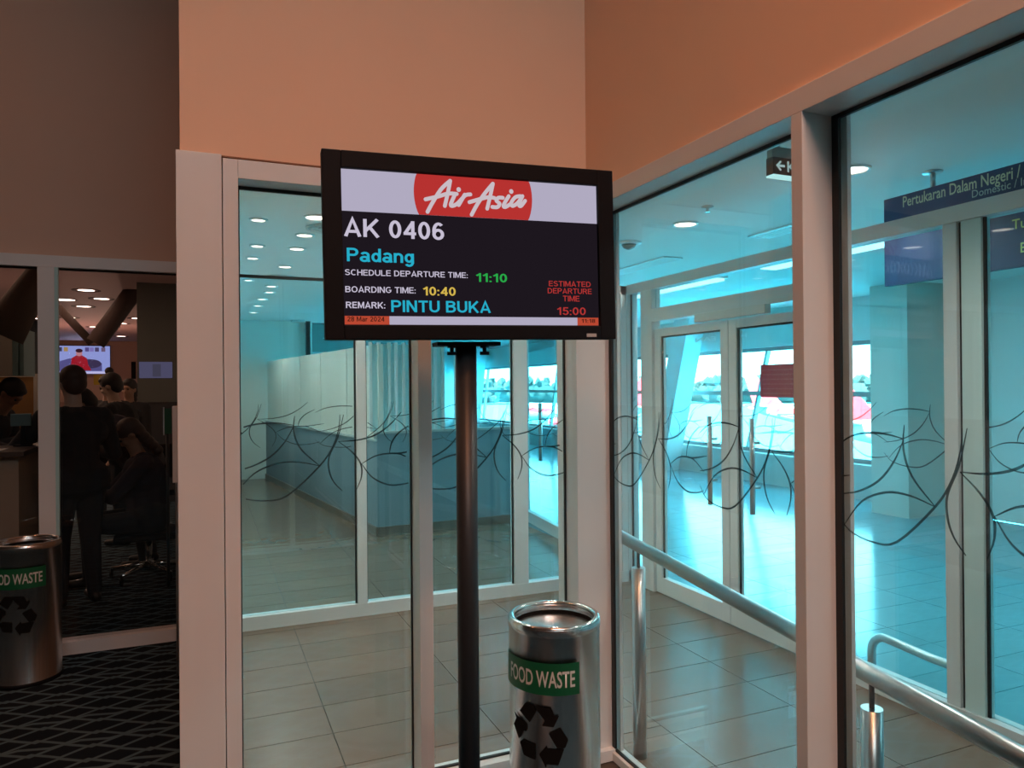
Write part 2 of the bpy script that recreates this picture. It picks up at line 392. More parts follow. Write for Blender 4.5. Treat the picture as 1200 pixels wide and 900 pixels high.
ZP0, ZP1 = 1.145, 1.447
def col_(w, name, *a, m=None, label=None, bevel=.002): return box(name, *a, m or M['alu'], w, label, bevel=bevel)
w1 = root('window_1', 'front floor-to-head glazing in white frames behind the monitor', 'window', (.1, YG, 0), kind='structure')
col_(w1, 'column', -.083, .058, YW, YG+.06, 0, ZF+.01, label='wide white column casing at the left end')
col_(w1, 'jamb', .061, .110, YW+.006, YG+.03, 0, ZF)
col_(w1, 'mullion', .735, .787, YW, YG+.01, 0, ZT)
col_(w1, 'column', 1.402, 1.560, YW, YG+.06, 0, ZF, label='white corner column casing')
col_(w1, 'head', .110, 1.402, YW+.004, YG+.03, ZT, ZF)
col_(w1, 'sill', .110, 1.402, YW+.06, YG+.03, 0, .05)
for (a, b_, n) in ((.112, .735, 0), (.787, 1.402, 1)):
    p = box('glass_pane', a, b_, YG-.006, YG+.006, .05, ZT, M['glass'], w1)
    fn = lambda u, v: (.464+.66*u, YG-.0075, ZP0+(ZP1-ZP0)*v)
    etched(p, fn, n0=-1, n1=3, clip=lambda q, a=a, b_=b_: a+.004 < q.x < b_-.004)
    g = MB().box(a, a+.006, YG-.018, YG-.0065, .05, ZT).box(b_-.006, b_, YG-.018, YG-.0065, .05, ZT).box(a, b_, YG-.018, YG-.0065, ZT-.012, ZT).box(a, b_, YG-.018, YG-.0065, .05, .058)
    g.build('gasket', M['gasket'], p, 'black rubber gasket')
# kerb at the wall foot
struct('trim_1', 'pale plinth ledge at the foot of the front glazing', .11, XG-.01, YW-.03, YW+.0, 0, .045, M['alu'])
b = MB().box(-.083, 1.56, YW+.004, YW+.012, ZF+.002, ZF+.007)
b.build('sealant', mat('rust stained sealant', (.30, .14, .08), .8, noise=(14, .5)), w1, 'rust-stained sealant line')
# rust-stained seam over the left column
# ---- right glazing (window_2)
w2 = root('window_2', 'right-hand floor-to-head glazing running towards the viewer', 'window', (XG, 1.5, 0), kind='structure')
col_(w2, 'mullion', XW, XG-.001, 1.458, 1.497, 0, ZT)
col_(w2, 'mullion', XW, XG-.001, -1.2, -1.16, 0, ZT)
col_(w2, 'head', XW, XG+.03, LY0+.1, YW-.002, ZT, ZF)
col_(w2, 'sill', XG-.03, XG+.03, LY0+.1, YW-.002, 0, .035)
for (a, b_) in ((1.497, YW-.004), (-1.16, 1.458), (-5.9, -1.2)):
    p = box('glass_pane', XG-.006, XG+.006, a, b_, .035, ZT, M['glass'], w2)
    fn = lambda u, v: (XG-.0075, 2.288-.59*u, ZP0+(ZP1-ZP0)*v)
    if b_ > 0:
        etched(p, fn, n0=-1, n1=5, clip=lambda q, a=a, b_=b_: a+.004 < q.y < b_-.004)
        MB().box(XG-.0070, XG-.0064, a+.02, b_-.02, ZP0-.01, ZP1+.02).build('clear_film', M['film'], p, 'faint hazy film strip')
    g = MB().box(XG-.016, XG-.0065, b_-.022, b_, .035, ZT).box(XG-.016, XG-.0065, a, a+.022, .035, ZT).box(XG-.016, XG-.0065, a, b_, ZT-.012, ZT).box(XG-.016, XG-.0065, a, b_, .035, .045)
    g.build('gasket', M['gasket'], p, 'black rubber gasket')
    MB().box(XG+.0065, XG+.02, b_-.03, b_-.0, .035, ZT).box(XG+.0065, XG+.02, a, a+.03, .035, ZT).build('edge_strip', M['alu'], p)

# ---- inner glazing (window_3) parallel to the front one
w3 = root('window_3', 'inner white-framed glazing across the tiled corridor', 'window', (1.5, Y2, 0), kind='structure')
AB = M['alu']
for (a, b_) in ((.02, .08), (.945, 1.01), (2.10, 2.21), (3.02, 3.085)):
    box('mullion', a, b_, Y2-.04, Y2+.04, 0, ZF, AB, w3, bevel=.003)
box('head', .02, 2.21, Y2-.02, Y2+.02, 2.262, 2.278, M['gasket'], w3, 'thin dark head strip'); box('head', 2.21, X2, Y2-.04, Y2+.04, 2.262, 2.33, AB, w3)
box('sill', .02, X2-.03, Y2-.045, Y2+.04, 0, .085, AB, w3)
for (a, b_) in ((.08, .945), (1.01, 2.10), (2.21, 3.02)):
    p = box('glass_pane', a, b_, Y2-.005, Y2+.005, .085, 2.262, M['glassb'], w3)
    etched(p, lambda u, v: (.32+.87*u, Y2-.0065, ZP0+(ZP1-ZP0)*v), n0=-2, n1=6, clip=lambda q, a=a, b_=b_: a+.004 < q.x < b_-.004)
    MB().box(b_-.012, b_, Y2-.016, Y2-.0055, .085, 2.262).box(a, a+.008, Y2-.016, Y2-.0055, .085, 2.262).build('gasket', M['gasket'], p, 'black rubber gasket')
# ---- inner glazing (window_4) with the double door
w4 = root('window_4', 'inner white-framed screen holding the double glass doors', 'window', (X2, 3.8, 0), kind='structure')
for (a, b_) in ((4.60, 4.75), (2.86, 2.93), (2.205, 2.27), (.9, .965)):
    box('post', X2-.04, X2+.04, a, b_, 0, 2.262, AB, w4, bevel=.003)
box('gasket', X2-.02, X2+.02, 2.19, 2.205, .10, 2.262, M['gasket'], w4, 'black rubber gasket')
box('jamb', X2-.03, X2+.03, 2.10, 2.19, .10, 2.262, mat('pale teal jamb', (.60, .78, .78), .4), w4, 'pale teal flat jamb')
box('corner_post', X2-.05, X2+.05, Y2-.045, Y2+.045, 0, ZF, AB, w4, bevel=.003)
box('head', X2-.045, X2+.045, -5.95, Y2-.045, 2.262, 2.335, AB, w4)
box('transom', X2-.045, X2+.045, 2.93, 4.60, 2.02, 2.115, AB, w4)
box('sill', X2-.045, X2+.045, -5.95, 2.86, 0, .10, AB, w4)
box('door_closer', X2-.09, X2-.045, 3.35, 4.02, 1.965, 2.02, M['aluback'], w4, 'slim grey door closer', bevel=.004)
for (a, b_, z0) in ((4.75, Y2-.045, 0), (2.27, 2.86, .10), (.965, 2.10, .10), (-5.95, .9, .1)):
    p = box('glass_pane', X2-.005, X2+.005, a, b_, z0, 2.262, M['glassb'], w4)
    etched(p, lambda u, v: (X2-.0065, 4.40-.74*u, ZP0+(ZP1-ZP0)*v), n0=-2, n1=9, clip=lambda q, a=a, b_=b_: a+.004 < q.y < b_-.004)
    MB().box(X2-.016, X2-.0055, b_-.012, b_, z0, 2.262).build('gasket', M['gasket'], p, 'black rubber gasket')
p = box('glass_pane', X2-.005, X2+.005, 2.93, 4.60, 2.115, 2.262, M['glassb'], w4)
def door(n, ya, yb, label, hy, txt, tx):
    d = root('door_%d' % n, label, 'door', (X2, (ya+yb)/2, 0), kind='structure')
    x0, x1 = X2-.025, X2+.025
    for (a, b_, nm) in ((ya, ya+.075, 'stile'), (yb-.075, yb, 'stile')): box(nm, x0, x1, a, b_, .008, 1.962, AB, d, bevel=.003)
    box('rail', x0, x1, ya+.075, yb-.075, 1.905, 1.962, AB, d, bevel=.002)
    box('rail', x0, x1, ya+.075, yb-.075, .008, .125, AB, d, bevel=.002)
    p = box('glass_pane', X2-.004, X2+.004, ya+.075, yb-.075, .125, 1.905, M['glassb'], d)
    etched(p, lambda u, v: (X2-.0055, 4.40-.74*u, ZP0+(ZP1-ZP0)*v), n0=-2, n1=6, clip=lambda q: ya+.08 < q.y < yb-.08)
    MB().box(X2-.014, X2-.0045, yb-.087, yb-.075, .125, 1.905).box(X2-.014, X2-.0045, ya+.075, yb-.075, 1.893, 1.905).box(X2-.014, X2-.0045, ya+.075, ya+.083, .125, 1.905).build('gasket', M['gasket'], p, 'black rubber gasket')
    h = MB()
    h.tube(((X2-.075, hy, .76), (X2-.075, hy, 1.34)), .016)
    for z in (.92, 1.19): h.tube(((X2-.075, hy, z), (X2-.02, hy, z)), .009)
    h.build('handle', M['rail'], d, 'long brushed steel pull handle')
    text_fit('door_lettering', txt, lambda u, v: Vector((X2+.006, u, v)), tx[0], tx[1], 1.84, 1.868, mat('white vinyl lettering', (.8, .85, .85), .5, emit=.0), d, 'white lettering seen from behind', bold=.02)
ye = [on(838, 386, 0, X2).y, on(814, 386, 0, X2).y]
door(1, 3.76, 4.585, 'left leaf of the double glass door, long pull handle at its right', 3.885, 'EAN', (ye[0], ye[1]))
yh = [on(874, 385, 0, X2).y, on(867, 385, 0, X2).y]
door(2, 2.94, 3.755, 'right leaf of the double glass door, with the red notice', 3.485, 'H', (yh[0], yh[1]))
# small floor hinge spring lights etc. left out; far glass door beyond the corridor
d3 = root('door_3', 'far glass door with pull handle past the corner of the grey counter wall', 'door', (3.3, 7.0, 0), kind='structure')
pA, pB = Vector((3.43, 7.75, 0)), Vector((3.28, 6.35, 0)); u_ = (pB-pA).normalized(); n_ = Vector((u_.y, -u_.x, 0))
def dbox(name, s0, s1, z0, z1, t, m, label=None, off=0):
    b = [pA+u_*s0+n_*(off-t), pA+u_*s1+n_*(off-t), pA+u_*s1+n_*(off+t), pA+u_*s0+n_*(off+t)]
    return MB().hexa([q+Vector((0, 0, z0)) for q in b], [q+Vector((0, 0, z1)) for q in b]).build(name, m, d3, label)
Lw = (pB-pA).length
dbox('stile', 0, .09, 0, 2.2, .03, AB); dbox('stile', Lw-.09, Lw, 0, 2.2, .03, AB); dbox('rail', .09, Lw-.09, 0, .12, .03, AB); dbox('rail', .09, Lw-.09, 2.1, 2.2, .03, AB)
dbox('glass_pane', .09, Lw-.09, .12, 2.1, .004, M['glassb'])
hq = pA+u_*(Lw*.55)+n_*(-.07 if n_.x > 0 else .07)
MB().tube((hq+Vector((0, 0, .75)), hq+Vector((0, 0, 1.36))), .02).tube((hq+Vector((0, 0, .9)), hq+Vector((.07, 0, .9))), .01).tube((hq+Vector((0, 0, 1.2)), hq+Vector((.07, 0, 1.2))), .01).build('handle', M['rail'], d3, 'steel pull handle')

# ---- left glazing (window_5) of the dark room
w5 = root('window_5', 'white-framed glazing of the dark room at left', 'window', (-1, Y2, 0), kind='structure')
for (a, b_) in ((-.885, -.80), (-1.9, -1.815), (-3.0, -2.92), (-4.2, -4.12), (-.14, -.08)):
    box('mullion', a, b_, Y2-.05, Y2+.05, 0, 2.262, AB, w5, bevel=.003)
box('head', LX0, -.08, Y2-.05, Y2+.05, 2.262, 2.33, AB, w5)
box('sill', LX0, -.08, Y2-.05, Y2+.05, 0, .075, AB, w5)
for (a, b_) in ((-.80, -.14), (-1.815, -.885), (-2.92, -1.9), (-4.12, -3.0), (-6.95, -4.2)):
    p = box('glass_pane', a, b_, Y2-.005, Y2+.005, .075, 2.262, M['glassd'], w5)
    box('edge_strip', a, a+.018, Y2-.05, Y2-.017, .075, 2.262, mat('pale teal edge strip', (.42, .68, .68), .4), p, 'pale teal strip at the pane edge')  # pale teal strip down one edge of each pane
    MB().box(a, a+.008, Y2-.016, Y2-.0055, .075, 2.262).box(a, b_, Y2-.016, Y2-.0055, 2.25, 2.262).build('gasket', M['gasket'], p, 'black rubber gasket')

# ================================================================== COUNTER PARTITION in the hall
cp = root('counter_partition', 'low slate grey counter wall with tall frosted panels above, beyond the inner glazing', 'partition', (1.65, 7.52, 0))
A0 = Vector((1.65, 7.516, 0)); B0 = Vector((.96, 13.05, 0)); C1 = Vector((3.27, 7.62, 0))
def slab(a, b, z0, z1, t, m, nm, label=None, par=cp, off=0):
    d = (b-a).normalized(); n = Vector((-d.y, d.x, 0))
    q = [a+n*off, b+n*off, b+n*(off+t), a+n*(off+t)]
    return MB().hexa([p+Vector((0, 0, z0)) for p in q], [p+Vector((0, 0, z1)) for p in q]).build(nm, m, par, label)
slab(B0, A0, 0, .98, .12, M['greywall'], 'lower_panel'); slab(A0, C1, 0, 1.06, .12, M['greywall'], 'lower_panel')
slab(B0, A0, .0, .09, .02, M['skirting'], 'skirting', off=-.02); slab(A0, C1, 0, .09, .02, M['skirting'], 'skirting', off=-.02)
slab(B0, A0, .98, 1.0, .16, M['greytop'], 'ledge', off=-.02); slab(A0, C1, 1.06, 1.085, .16, M['greytop'], 'ledge', off=-.02)
for k in range(5):
    a = B0.lerp(A0, k/5); b = B0.lerp(A0, (k+1)/5-.004); slab(a, b, 1.0, 2.0, .05, M['frost'], 'frosted_panel', off=.03)
xs = [433, 443, 455, 463, 472, 484, 497, 509, 518, 534, 552]
for i, x in enumerate(xs):
    px = on(x, 450, 1, 7.56).x; nx = on(xs[i+1], 450, 1, 7.56).x if i+1 < len(xs) else None
    box('panel_post', px, px+.03, 7.56, 7.62, 1.085, 2.02, M['alu'] if i % 2 else M['aluback'], cp)
    if nx and i < 8: box('frosted_panel', px+.03, nx, 7.58, 7.60, 1.085, 2.0, M['frostc'], cp)
dk = tag(box('corner_post', 1.63, 1.70, 13.0, 13.1, 0, HZ, mat('dark brown post', (.06, .03, .03), .5), kind='structure'), 'dark brown post at the end of the far corridor wall', 'post')
box('duct_cover', 1.70, 1.73, 13.0, 13.1, 0, HZ, M['aluback'], dk)
dw = tag(box('window_7', 2.0, 3.1, HY-.14, HY-.11, 1.35, 2.05, emis('distant daylight window', (170, 235, 240), 1), kind='structure'), 'small bright window at the far end of the hall', 'window')

# ================================================================== CEILING FIXTURES
def downlight(x, y, z, label, group, power=14, r=.075, col=(1, .86, .76), lit=True):
    t = root('downlight', label, 'lamp', (x, y, z), group)
    MB().lathe((x, y, z), [(r, -.001), (r+.018, -.001), (r+.016, -.010), (r+.002, -.012), (r, -.006)], 28, close=True).build('trim_ring', M['trimw'], t, 'white trim ring')
    MB().lathe((x, y, z), [(r-.001, -.004), (.0001, -.004)], 28).build('lamp_lens', M['lampglow'], t, 'glowing lens')
    if lit: lamp('SPOT', 'downlight_bulb', (x, y, z-.03), power, col, (0, 0, 0), .05, spot=math.radians(140), blend=.7)
seq = [(.703, 5.02), (.702, 5.64), (.711, 6.217), (.71, 7.174), (.703, 8.609), (.727, 9.152), (.69, 9.9), (.691, 10.72), (.693, 11.7)]
ordw = ['nearest', 'second', 'third', 'fourth', 'fifth', 'sixth', 'seventh', 'eighth', 'farthest']
for i, (x, y) in enumerate(seq): downlight(x, y, HZ, 'recessed downlight in the teal ceiling, %s in the long row left of the monitor' % ordw[i], 'corridor downlight row', 55 if i < 4 else 40, .055 if i != 0 else .07, lit=i in (0, 2, 3, 4, 6, 8))
for i, (x, y) in enumerate([(.347, 5.236), (.399, 6.8), (.437, 8.2), (.40, 6.2)]):
    downlight(x, y, HZ, 'round recessed downlight nearer the left wall, %s of the side row' % ordw[i], 'side downlight row', 14, .045, lit=False)
downlight(3.177-.35, 4.303-.48, HZ, 'round recessed downlight in the corridor ceiling above the double doors', 'door corridor downlights', 30) if False else None
downlight(3.177, 4.303, HZ, 'warm recessed downlight above the left door leaf', 'door corridor downlights', 55)
downlight(3.217, 2.881, HZ, 'warm recessed downlight just right of the right-hand mullion', 'door corridor downlights', 55)
for (x, y, w_) in ((.7, 4.35, 'behind the wall over the left pane'), (.7, 3.6, 'just inside the front glazing'), (1.9, 3.9, 'over the corridor bend'), (2.35, .4, 'near the viewer')): downlight(x, y, HZ, 'unseen added downlight of the glazed corridor, '+w_, 'added corridor downlights above the head', 24)  # lamps out of view, added to warm the corridor floor
downlight(2.2, 1.6, HZ, 'recessed downlight over the handrail corridor', 'door corridor downlights', 55)
for i, (px, py) in enumerate(((408, 403), (383, 409-5))):
    q = on(px, py, 2, HZ-.02) if False else Vector((2.6+i*.5, 17-i*1.5, HZ-.02))
    downlight(q.x, q.y, q.z, 'small downlight in the grey ceiling at the far end of the hall, %s' % ('left' if i == 0 else 'right'), 'far hall downlights', 10, .08, lit=False)
def vent(x, y, label, r=.15):
    t = root('ceiling_diffuser', label, 'vent', (x, y, HZ), 'round ceiling vents')
    for k, (r0, r1) in enumerate(((r*.62, r*.78), (r*.84, r), (.0, r*.42))):
        pr_ = [(max(r0, .0005), -.004), (r1, -.004), (r1, -.016), (max(r0, .0005), -.010)]
        MB().lathe((x, y, HZ), pr_, 32, close=True).build('vent_ring', M['aluback'], t)
q = on(357, 275, 2, HZ); vent(q.x-.0+.12, q.y-.3, 'round metal vent in the teal ceiling left of the monitor, the near one')
q = on(316, 342, 2, HZ); vent(q.x, q.y-1.3, 'round metal vent in the teal ceiling left of the monitor, the far one')
def grille(px, py, ln, label, n=4):
    q = on(px, py, 2, HZ); t = root('air_grille', label, 'vent', (q.x, q.y, HZ), 'linear air grilles')
    x, y = q.x, q.y
    MB().box(x-.10, x+.10, y-ln/2, y-ln/2+.02, HZ-.012, HZ-.001).box(x-.10, x+.10, y+ln/2-.02, y+ln/2, HZ-.012, HZ-.001).box(x-.10, x-.085, y-ln/2, y+ln/2, HZ-.012, HZ-.001).box(x+.085, x+.10, y-ln/2, y+ln/2, HZ-.012, HZ-.001).build('grille_frame', M['trimw'], t)
    box('backing', x-.085, x+.085, y-ln/2+.02, y+ln/2-.02, HZ-.004, HZ-.001, M['bulk'], t)
    for k in range(n): box('slat', x-.075+k*.042, x-.06+k*.042, y-ln/2+.02, y+ln/2-.02, HZ-.011, HZ-.004, M['trimw'], t)
grille(750, 312, 1.1, 'linear white air grille in the corridor ceiling at the monitor side'); grille(930, 266, .75, 'linear white air grille in the corridor ceiling beside the right-hand mullion')
q = on(737, 284, 2, HZ); t = root('smoke_detector', 'grey cone-shaped smoke detector on the corridor ceiling right of the monitor', 'detector', (q.x, q.y, HZ))
MB().lathe((q.x, q.y, HZ), [(.10, -.001), (.10, -.012), (.06, -.02), (.06, -.001)], 24, close=True).build('base', M['trimw'], t)
MB().lathe((q.x, q.y, HZ), [(.06, -.02), (.045, -.045), (.012, -.06), (.0005, -.06)], 24).build('sensor', mat('grey sensor', (.22, .25, .24), .5), t, 'grey sensor cone')
q = on(829, 242, 2, HZ); t = root('sprinkler', 'small white sprinkler on the corridor ceiling above the doors', 'sprinkler', (q.x, q.y, HZ))
MB().lathe((q.x, q.y, HZ), [(.04, -.001), (.04, -.006), (.012, -.012), (.01, -.03), (.0005, -.03)], 20).build('rosette', M['trimw'], t)
MB().lathe((q.x, q.y, HZ), [(.018, -.034), (.018, -.037), (.0005, -.037)], 16).build('deflector', M['steelr'], t)
q = on(345, 378, 2, HZ)
t = tag(MB().box(q.x-.1, q.x+.1, q.y-.6, q.y-.4, HZ-.03, HZ-.001).build('ceiling_box', M['bulk']), 'small grey box on the far corridor ceiling', 'detector')
# cove lights
for i, (ya, yb) in enumerate(((6.2, 9.3), (3.3, 5.5), (-1.5, 3.0))):
    t = root('cove_light', 'long cyan-white fluorescent strip on the hall ceiling, %s one' % ('farthest', 'middle', 'nearest')[i], 'lamp', (4.97, (ya+yb)/2, HZ), 'hall fluorescent strips')
    box('housing', 4.88, 5.12, ya, yb, HZ-.03, HZ-.001, M['trimw'], t)
    box('tube_cover', 4.91, 5.09, ya+.02, yb-.02, HZ-.055, HZ-.03, M['cove'], t, 'glowing cover')
    lamp('AREA', 'cove_lamp', (5.0, (ya+yb)/2, HZ-.06), 45, (.55, .92, 1), (0, 0, 0), .18, yb-ya)
# soffit lighting of the hall and corridors (fluorescent ceiling panels further along the hall)
for (x, y, p, c, sx_, sy_) in ((2.3, 2.3, 16, (.60, .95, 1), .3, 1.4), (6.6, 8.5, 90, (.3, .85, 1), .5, 5), (.5, 4.0, 9, (1, .86, .72), .6, 1), (1.3, 6.6, 14, (.9, .93, .9), 1.2, 1.2)):
    pass

# ================================================================== SIGNS
sg = root('hanging_sign', 'navy hanging direction sign with cream lettering beyond the right-hand glazing', 'sign', (3.65, 2.2, 2.36))
ya, yb = 1.2, 3.05
box('panel', 3.65, 3.69, ya, yb, 2.108, 2.612, M['navy'], sg, bevel=.002)
for y in (2.755, 1.45):
    MB().tube(((3.67, y, 2.612), (3.67, y, HZ)), .014).lathe((3.67, y, HZ), [(.05, -.001), (.05, -.008), (.014, -.012)], 20).build('hanger', M['rail'], sg, 'steel hanger tube')
fs = lambda u, v: Vector((3.648, u, v))
def sp(x, y): q = on(x, y, 0, 3.648); return q.y, q.z
a = sp(1058, 242); b_ = sp(1196, 208.5)
text_fit('sign_text', 'Pertukaran Dalam Negeri /', fs, a[0], b_[0], a[1]-.004, a[1]+.058, M['signtext'], sg, 'cream lettering', .012, desc=True)
a2 = sp(1139, 231); text_fit('sign_text', 'Domestic / International', fs, a2[0], a2[0]-.5, a2[1]-.004, a2[1]+.036, M['signtext2'], sg, 'smaller grey lettering', .005, desc=True)
a3 = sp(1186, 269); text_fit('sign_text', 'Tukaran', fs, a3[0], a3[0]-.21, a3[1], a3[1]+.05, M['yellow'], sg, 'yellow lettering', .01, desc=True)
a4 = sp(1196, 296); text_fit('sign_text', 'Exchange', fs, a4[0], a4[0]-.23, a4[1], a4[1]+.05, M['yellow'], sg, 'yellow lettering', .01, desc=True)
# exit sign
es = root('exit_sign', 'black hanging exit sign with white arrow cut off by the right-hand mullion', 'sign', (2.3, 2.34, 2.45))
x0 = 2.173; x1 = 2.53
box('housing', x0, x1, 2.345, 2.385, 2.418, 2.490, M['blackm'], es, bevel=.001)
box('mounting_bar', x0+.0, x1-.03, 2.35, 2.38, 2.49, 2.535, mat('grey mounting bar', (.25, .3, .3), .5), es)
box('edge_light', x0, x1, 2.344, 2.386, 2.411, 2.418, emis('exit sign edge light', (190, 240, 240), 1), es, 'glowing lower edge')
for xx in (x0+.05, x1-.06): MB().tube(((xx, 2.365, 2.53), (xx, 2.365, HZ)), .006).build('hanger', M['rail'], es)
fe = lambda u, v: Vector((u, 2.3435, v))
text_fit('exit_text', 'KELUAR', fe, x0+.075, x1-.012, 2.432, 2.478, emis('exit lettering', (150, 175, 175)), es, 'white lettering', .01)
ar = MB(); cx, cz = x0+.038, 2.455
ar.poly([fe(cx-.024, cz), fe(cx, cz+.022), fe(cx+.006, cz+.016), fe(cx-.006, cz+.005), fe(cx+.024, cz+.005), fe(cx+.024, cz-.005), fe(cx-.006, cz-.005), fe(cx+.006, cz-.016), fe(cx, cz-.022)][::-1])
ar.build('arrow', emis('exit arrow', (150, 175, 175)), es, 'white arrow pointing left')
# red notice on the door glass
nz = root('notice_poster', 'dull red notice stuck on the right door leaf', 'poster', (X2-.01, 3.35, 1.57))
box('sheet', X2-.0135, X2-.011, 3.07, 3.478, 1.468, 1.664, mat('dull red print', (.42, .055, .11), .6), nz)
for k in range(6):
    b = MB(); z = 1.635-k*.028; y = 3.455
    while y > 3.10:
        w = random.uniform(.012, .035); b.box(X2-.0145, X2-.0135, y-w, y, z-.008, z); y -= w+.008
    b.build('print_line', mat('faint pink print', (.50, .15, .20), .6), nz, kind='stuff')

# ================================================================== HANDRAILS
hr = root('handrail', 'stainless handrail on square-capped posts running behind the right-hand glass', 'rail', (1.66, 1.7, 0))
def rz(y): return .893+(y-2.73)*.1046
MB().tube([(1.66, 2.80, rz(2.8)), (1.66, -.8, rz(-.8))], .026, 20).build('rail_tube', M['rail'], hr)
for y in (2.589, 1.44, .3, -.7):
    z = rz(y); p = MB().tube(((1.66, y, 0), (1.66, y, z-.09)), .028, 20).build('post', M['rail'], hr)
    MB().tube(((1.66, y, z-.09), (1.66, y, z-.02)), .007, 10).build('saddle_pin', M['blackm'], p)
lr = root('guard_rail', 'low bent-tube guard rail on the floor beyond the inner screen', 'rail', (3.3, 2.5, 0))
pts = [(3.3, 2.86, 0)]+[(3.3, 2.86-.09*(1-math.cos(t)), .11+.09*math.sin(t)) for t in np.linspace(0, PI/2, 7)]+[(3.3, 2.5, .185), (3.3, 2.36, .185)]
pts2 = pts+[(3.3, 2.28, .16), (3.3, 2.255, .08), (3.3, 2.25, 0)]
MB().tube(pts2, .022, 14).build('bent_tube', M['rail'], lr)

# ================================================================== FLIGHT MONITOR
SW, SH = .797, .446
SCN = Vector((.761, 2.061, 1.955)); ang = math.radians(-4.5); rol = math.radians(-.83)
tv = root('flight_monitor', 'black wide flight information monitor showing departure to Padang', 'monitor', SCN)
TX = Vector((math.cos(ang)*math.cos(rol), math.sin(ang)*math.cos(rol), -math.sin(rol)))
TN = Vector((math.sin(ang), -math.cos(ang), 0)); TZ = TX.cross(TN)*-1
if TZ.z < 0: TZ = -TZ
def T(u, v, n=0.0): return SCN+TX*((u-.5)*SW)+TZ*((.5-v)*SH)+TN*n
def tvbox(u0, u1, v0, v1, n0, n1, name, m, label=None, bevel=0, par=None):
    return MB().hexa([T(u0, v1, n0), T(u1, v1, n0), T(u1, v1, n1), T(u0, v1, n1)], [T(u0, v0, n0), T(u1, v0, n0), T(u1, v0, n1), T(u0, v0, n1)]).build(name, m, par or tv, label, bevel=bevel)
ex, et, eb = .053/SW, .050/SH, .042/SH
tvbox(-ex+.01, 1+ex-.01, -et+.02, 1+eb-.02, -.075, -.004, 'back_cover', M['black'], bevel=.004)
tvbox(-ex, 0, -et, 1+eb, -.03, .014, 'bezel', M['black'], bevel=.003); tvbox(1, 1+ex, -et, 1+eb, -.03, .014, 'bezel', M['black'], bevel=.003)
tvbox(0, 1, -et, 0, -.03, .014, 'bezel', M['black'], bevel=.003); tvbox(0, 1, 1, 1+eb, -.03, .014, 'bezel', M['black'], bevel=.003)
scr = tvbox(0, 1, 0, 1, -.006, 0, 'screen', emis('dark screen glow', (29, 23, 30), 1), 'lit screen')
def su(s): return s*2.07/((1-s)*2.32+s*2.07)
def zuv(x, y):
    s = (x-104)/997; top = 125+70*s; bot = 737+3*s
    return su(s), (y-top)/(bot-top)
lay = [0]
def flat(name, pts, m, label=None, lvl=1):
    b = MB(); b.poly([T(u, v, .0006*lvl) for u, v in pts]); return b.build(name, m, scr, label)
LAV = emis('lavender white pixels', (176, 170, 192)); RED = emis('red pixels', (182, 50, 48)); ORG = emis('orange pixels', (184, 72, 50)); WHT = emis('white pixels', (198, 190, 210))
CYN = emis('cyan pixels', (38, 172, 200)); GRN = emis('green pixels', (40, 168, 72)); YEL = emis('yellow pixels', (212, 180, 78)); DRD = emis('dim red pixels', (176, 52, 50)); DRK = emis('dark pixels', (70, 30, 22))
flat('banner', [(0, .268), (1, .268), (1, 0), (0, 0)], LAV, 'lavender banner')
ec, ea, ebb, ev = su((625-104)/997), .232, .40, .12
el = []
for k in range(96):
    a = 2*PI*k/96; el.append((ec+ea*math.cos(a), min(.268, max(0.0, ev+ebb*math.sin(a)))))
flat('logo_disc', el[::-1], RED, 'red logo disc', 2)
strokes = [[(165, 400), (210, 320), (290, 200), (370, 128)], [(370, 128), (348, 230), (318, 348)], [(150, 290), (260, 265), (350, 240), (425, 243)],
           [(408, 250), (372, 330), (382, 348), (425, 330), (470, 285)], [(495, 250), (440, 340)], [(455, 305), (500, 255), (545, 247)],
           [(552, 425), (600, 340), (670, 240), (745, 153)], [(745, 153), (722, 250), (690, 372)], [(535, 315), (640, 285), (700, 272), (755, 278)],
           [(830, 277), (790, 277), (772, 302), (800, 328), (780, 358), (735, 357)], [(882, 262), (835, 340), (848, 358), (890, 335)],
           [(985, 262), (940, 272), (903, 320), (912, 348), (955, 325), (1000, 268)], [(1003, 262), (970, 335), (988, 348), (1025, 303)], [(443, 203), (443, 206)], [(905, 220), (905, 223)]]
b = MB()
def l2(p): return zuv((480+p[0]/7.5-370)/.3, (195+p[1]/7.5-160)/.3)
for si, st in enumerate(strokes):
    wd = .0058 if len(st) > 2 or si in (1, 7, 4) else .0068
    P = [Vector(p) for p in st]; pts = []
    for i in range(len(P)-1):
        p0, p1, p2, p3 = P[max(i-1, 0)], P[i], P[i+1], P[min(i+2, len(P)-1)]
        for t in np.linspace(0, 1, 6)[:-1]: pts.append(.5*((2*p1)+(-p0+p2)*t+(2*p0-5*p1+4*p2-p3)*t*t+(-p0+3*p1-3*p2+p3)*t**3))
    pts.append(P[-1]); Q = [T(*l2(p), .0018) for p in pts]
    for i in range(len(Q)-1):
        d = (Q[i+1]-Q[i]); 
        if d.length < 1e-6: continue
        d.normalize(); s_ = d.cross(TN)*wd; b.poly((Q[i]+s_, Q[i+1]+s_, Q[i+1]-s_, Q[i]-s_))
    for q in Q: b.poly([q+(TX*math.cos(k*PI/6)+TZ*math.sin(k*PI/6))*wd for k in range(12)])
b.build('logo_script', emis('logo white pixels', (200, 188, 196)), scr, 'white script logo')
def arc(cx, cy, rx, ry, a0, a1, n=14): return [(cx+rx*math.cos(math.radians(a0+(a1-a0)*k/n)), cy+ry*math.sin(math.radians(a0+(a1-a0)*k/n))) for k in range(n+1)]
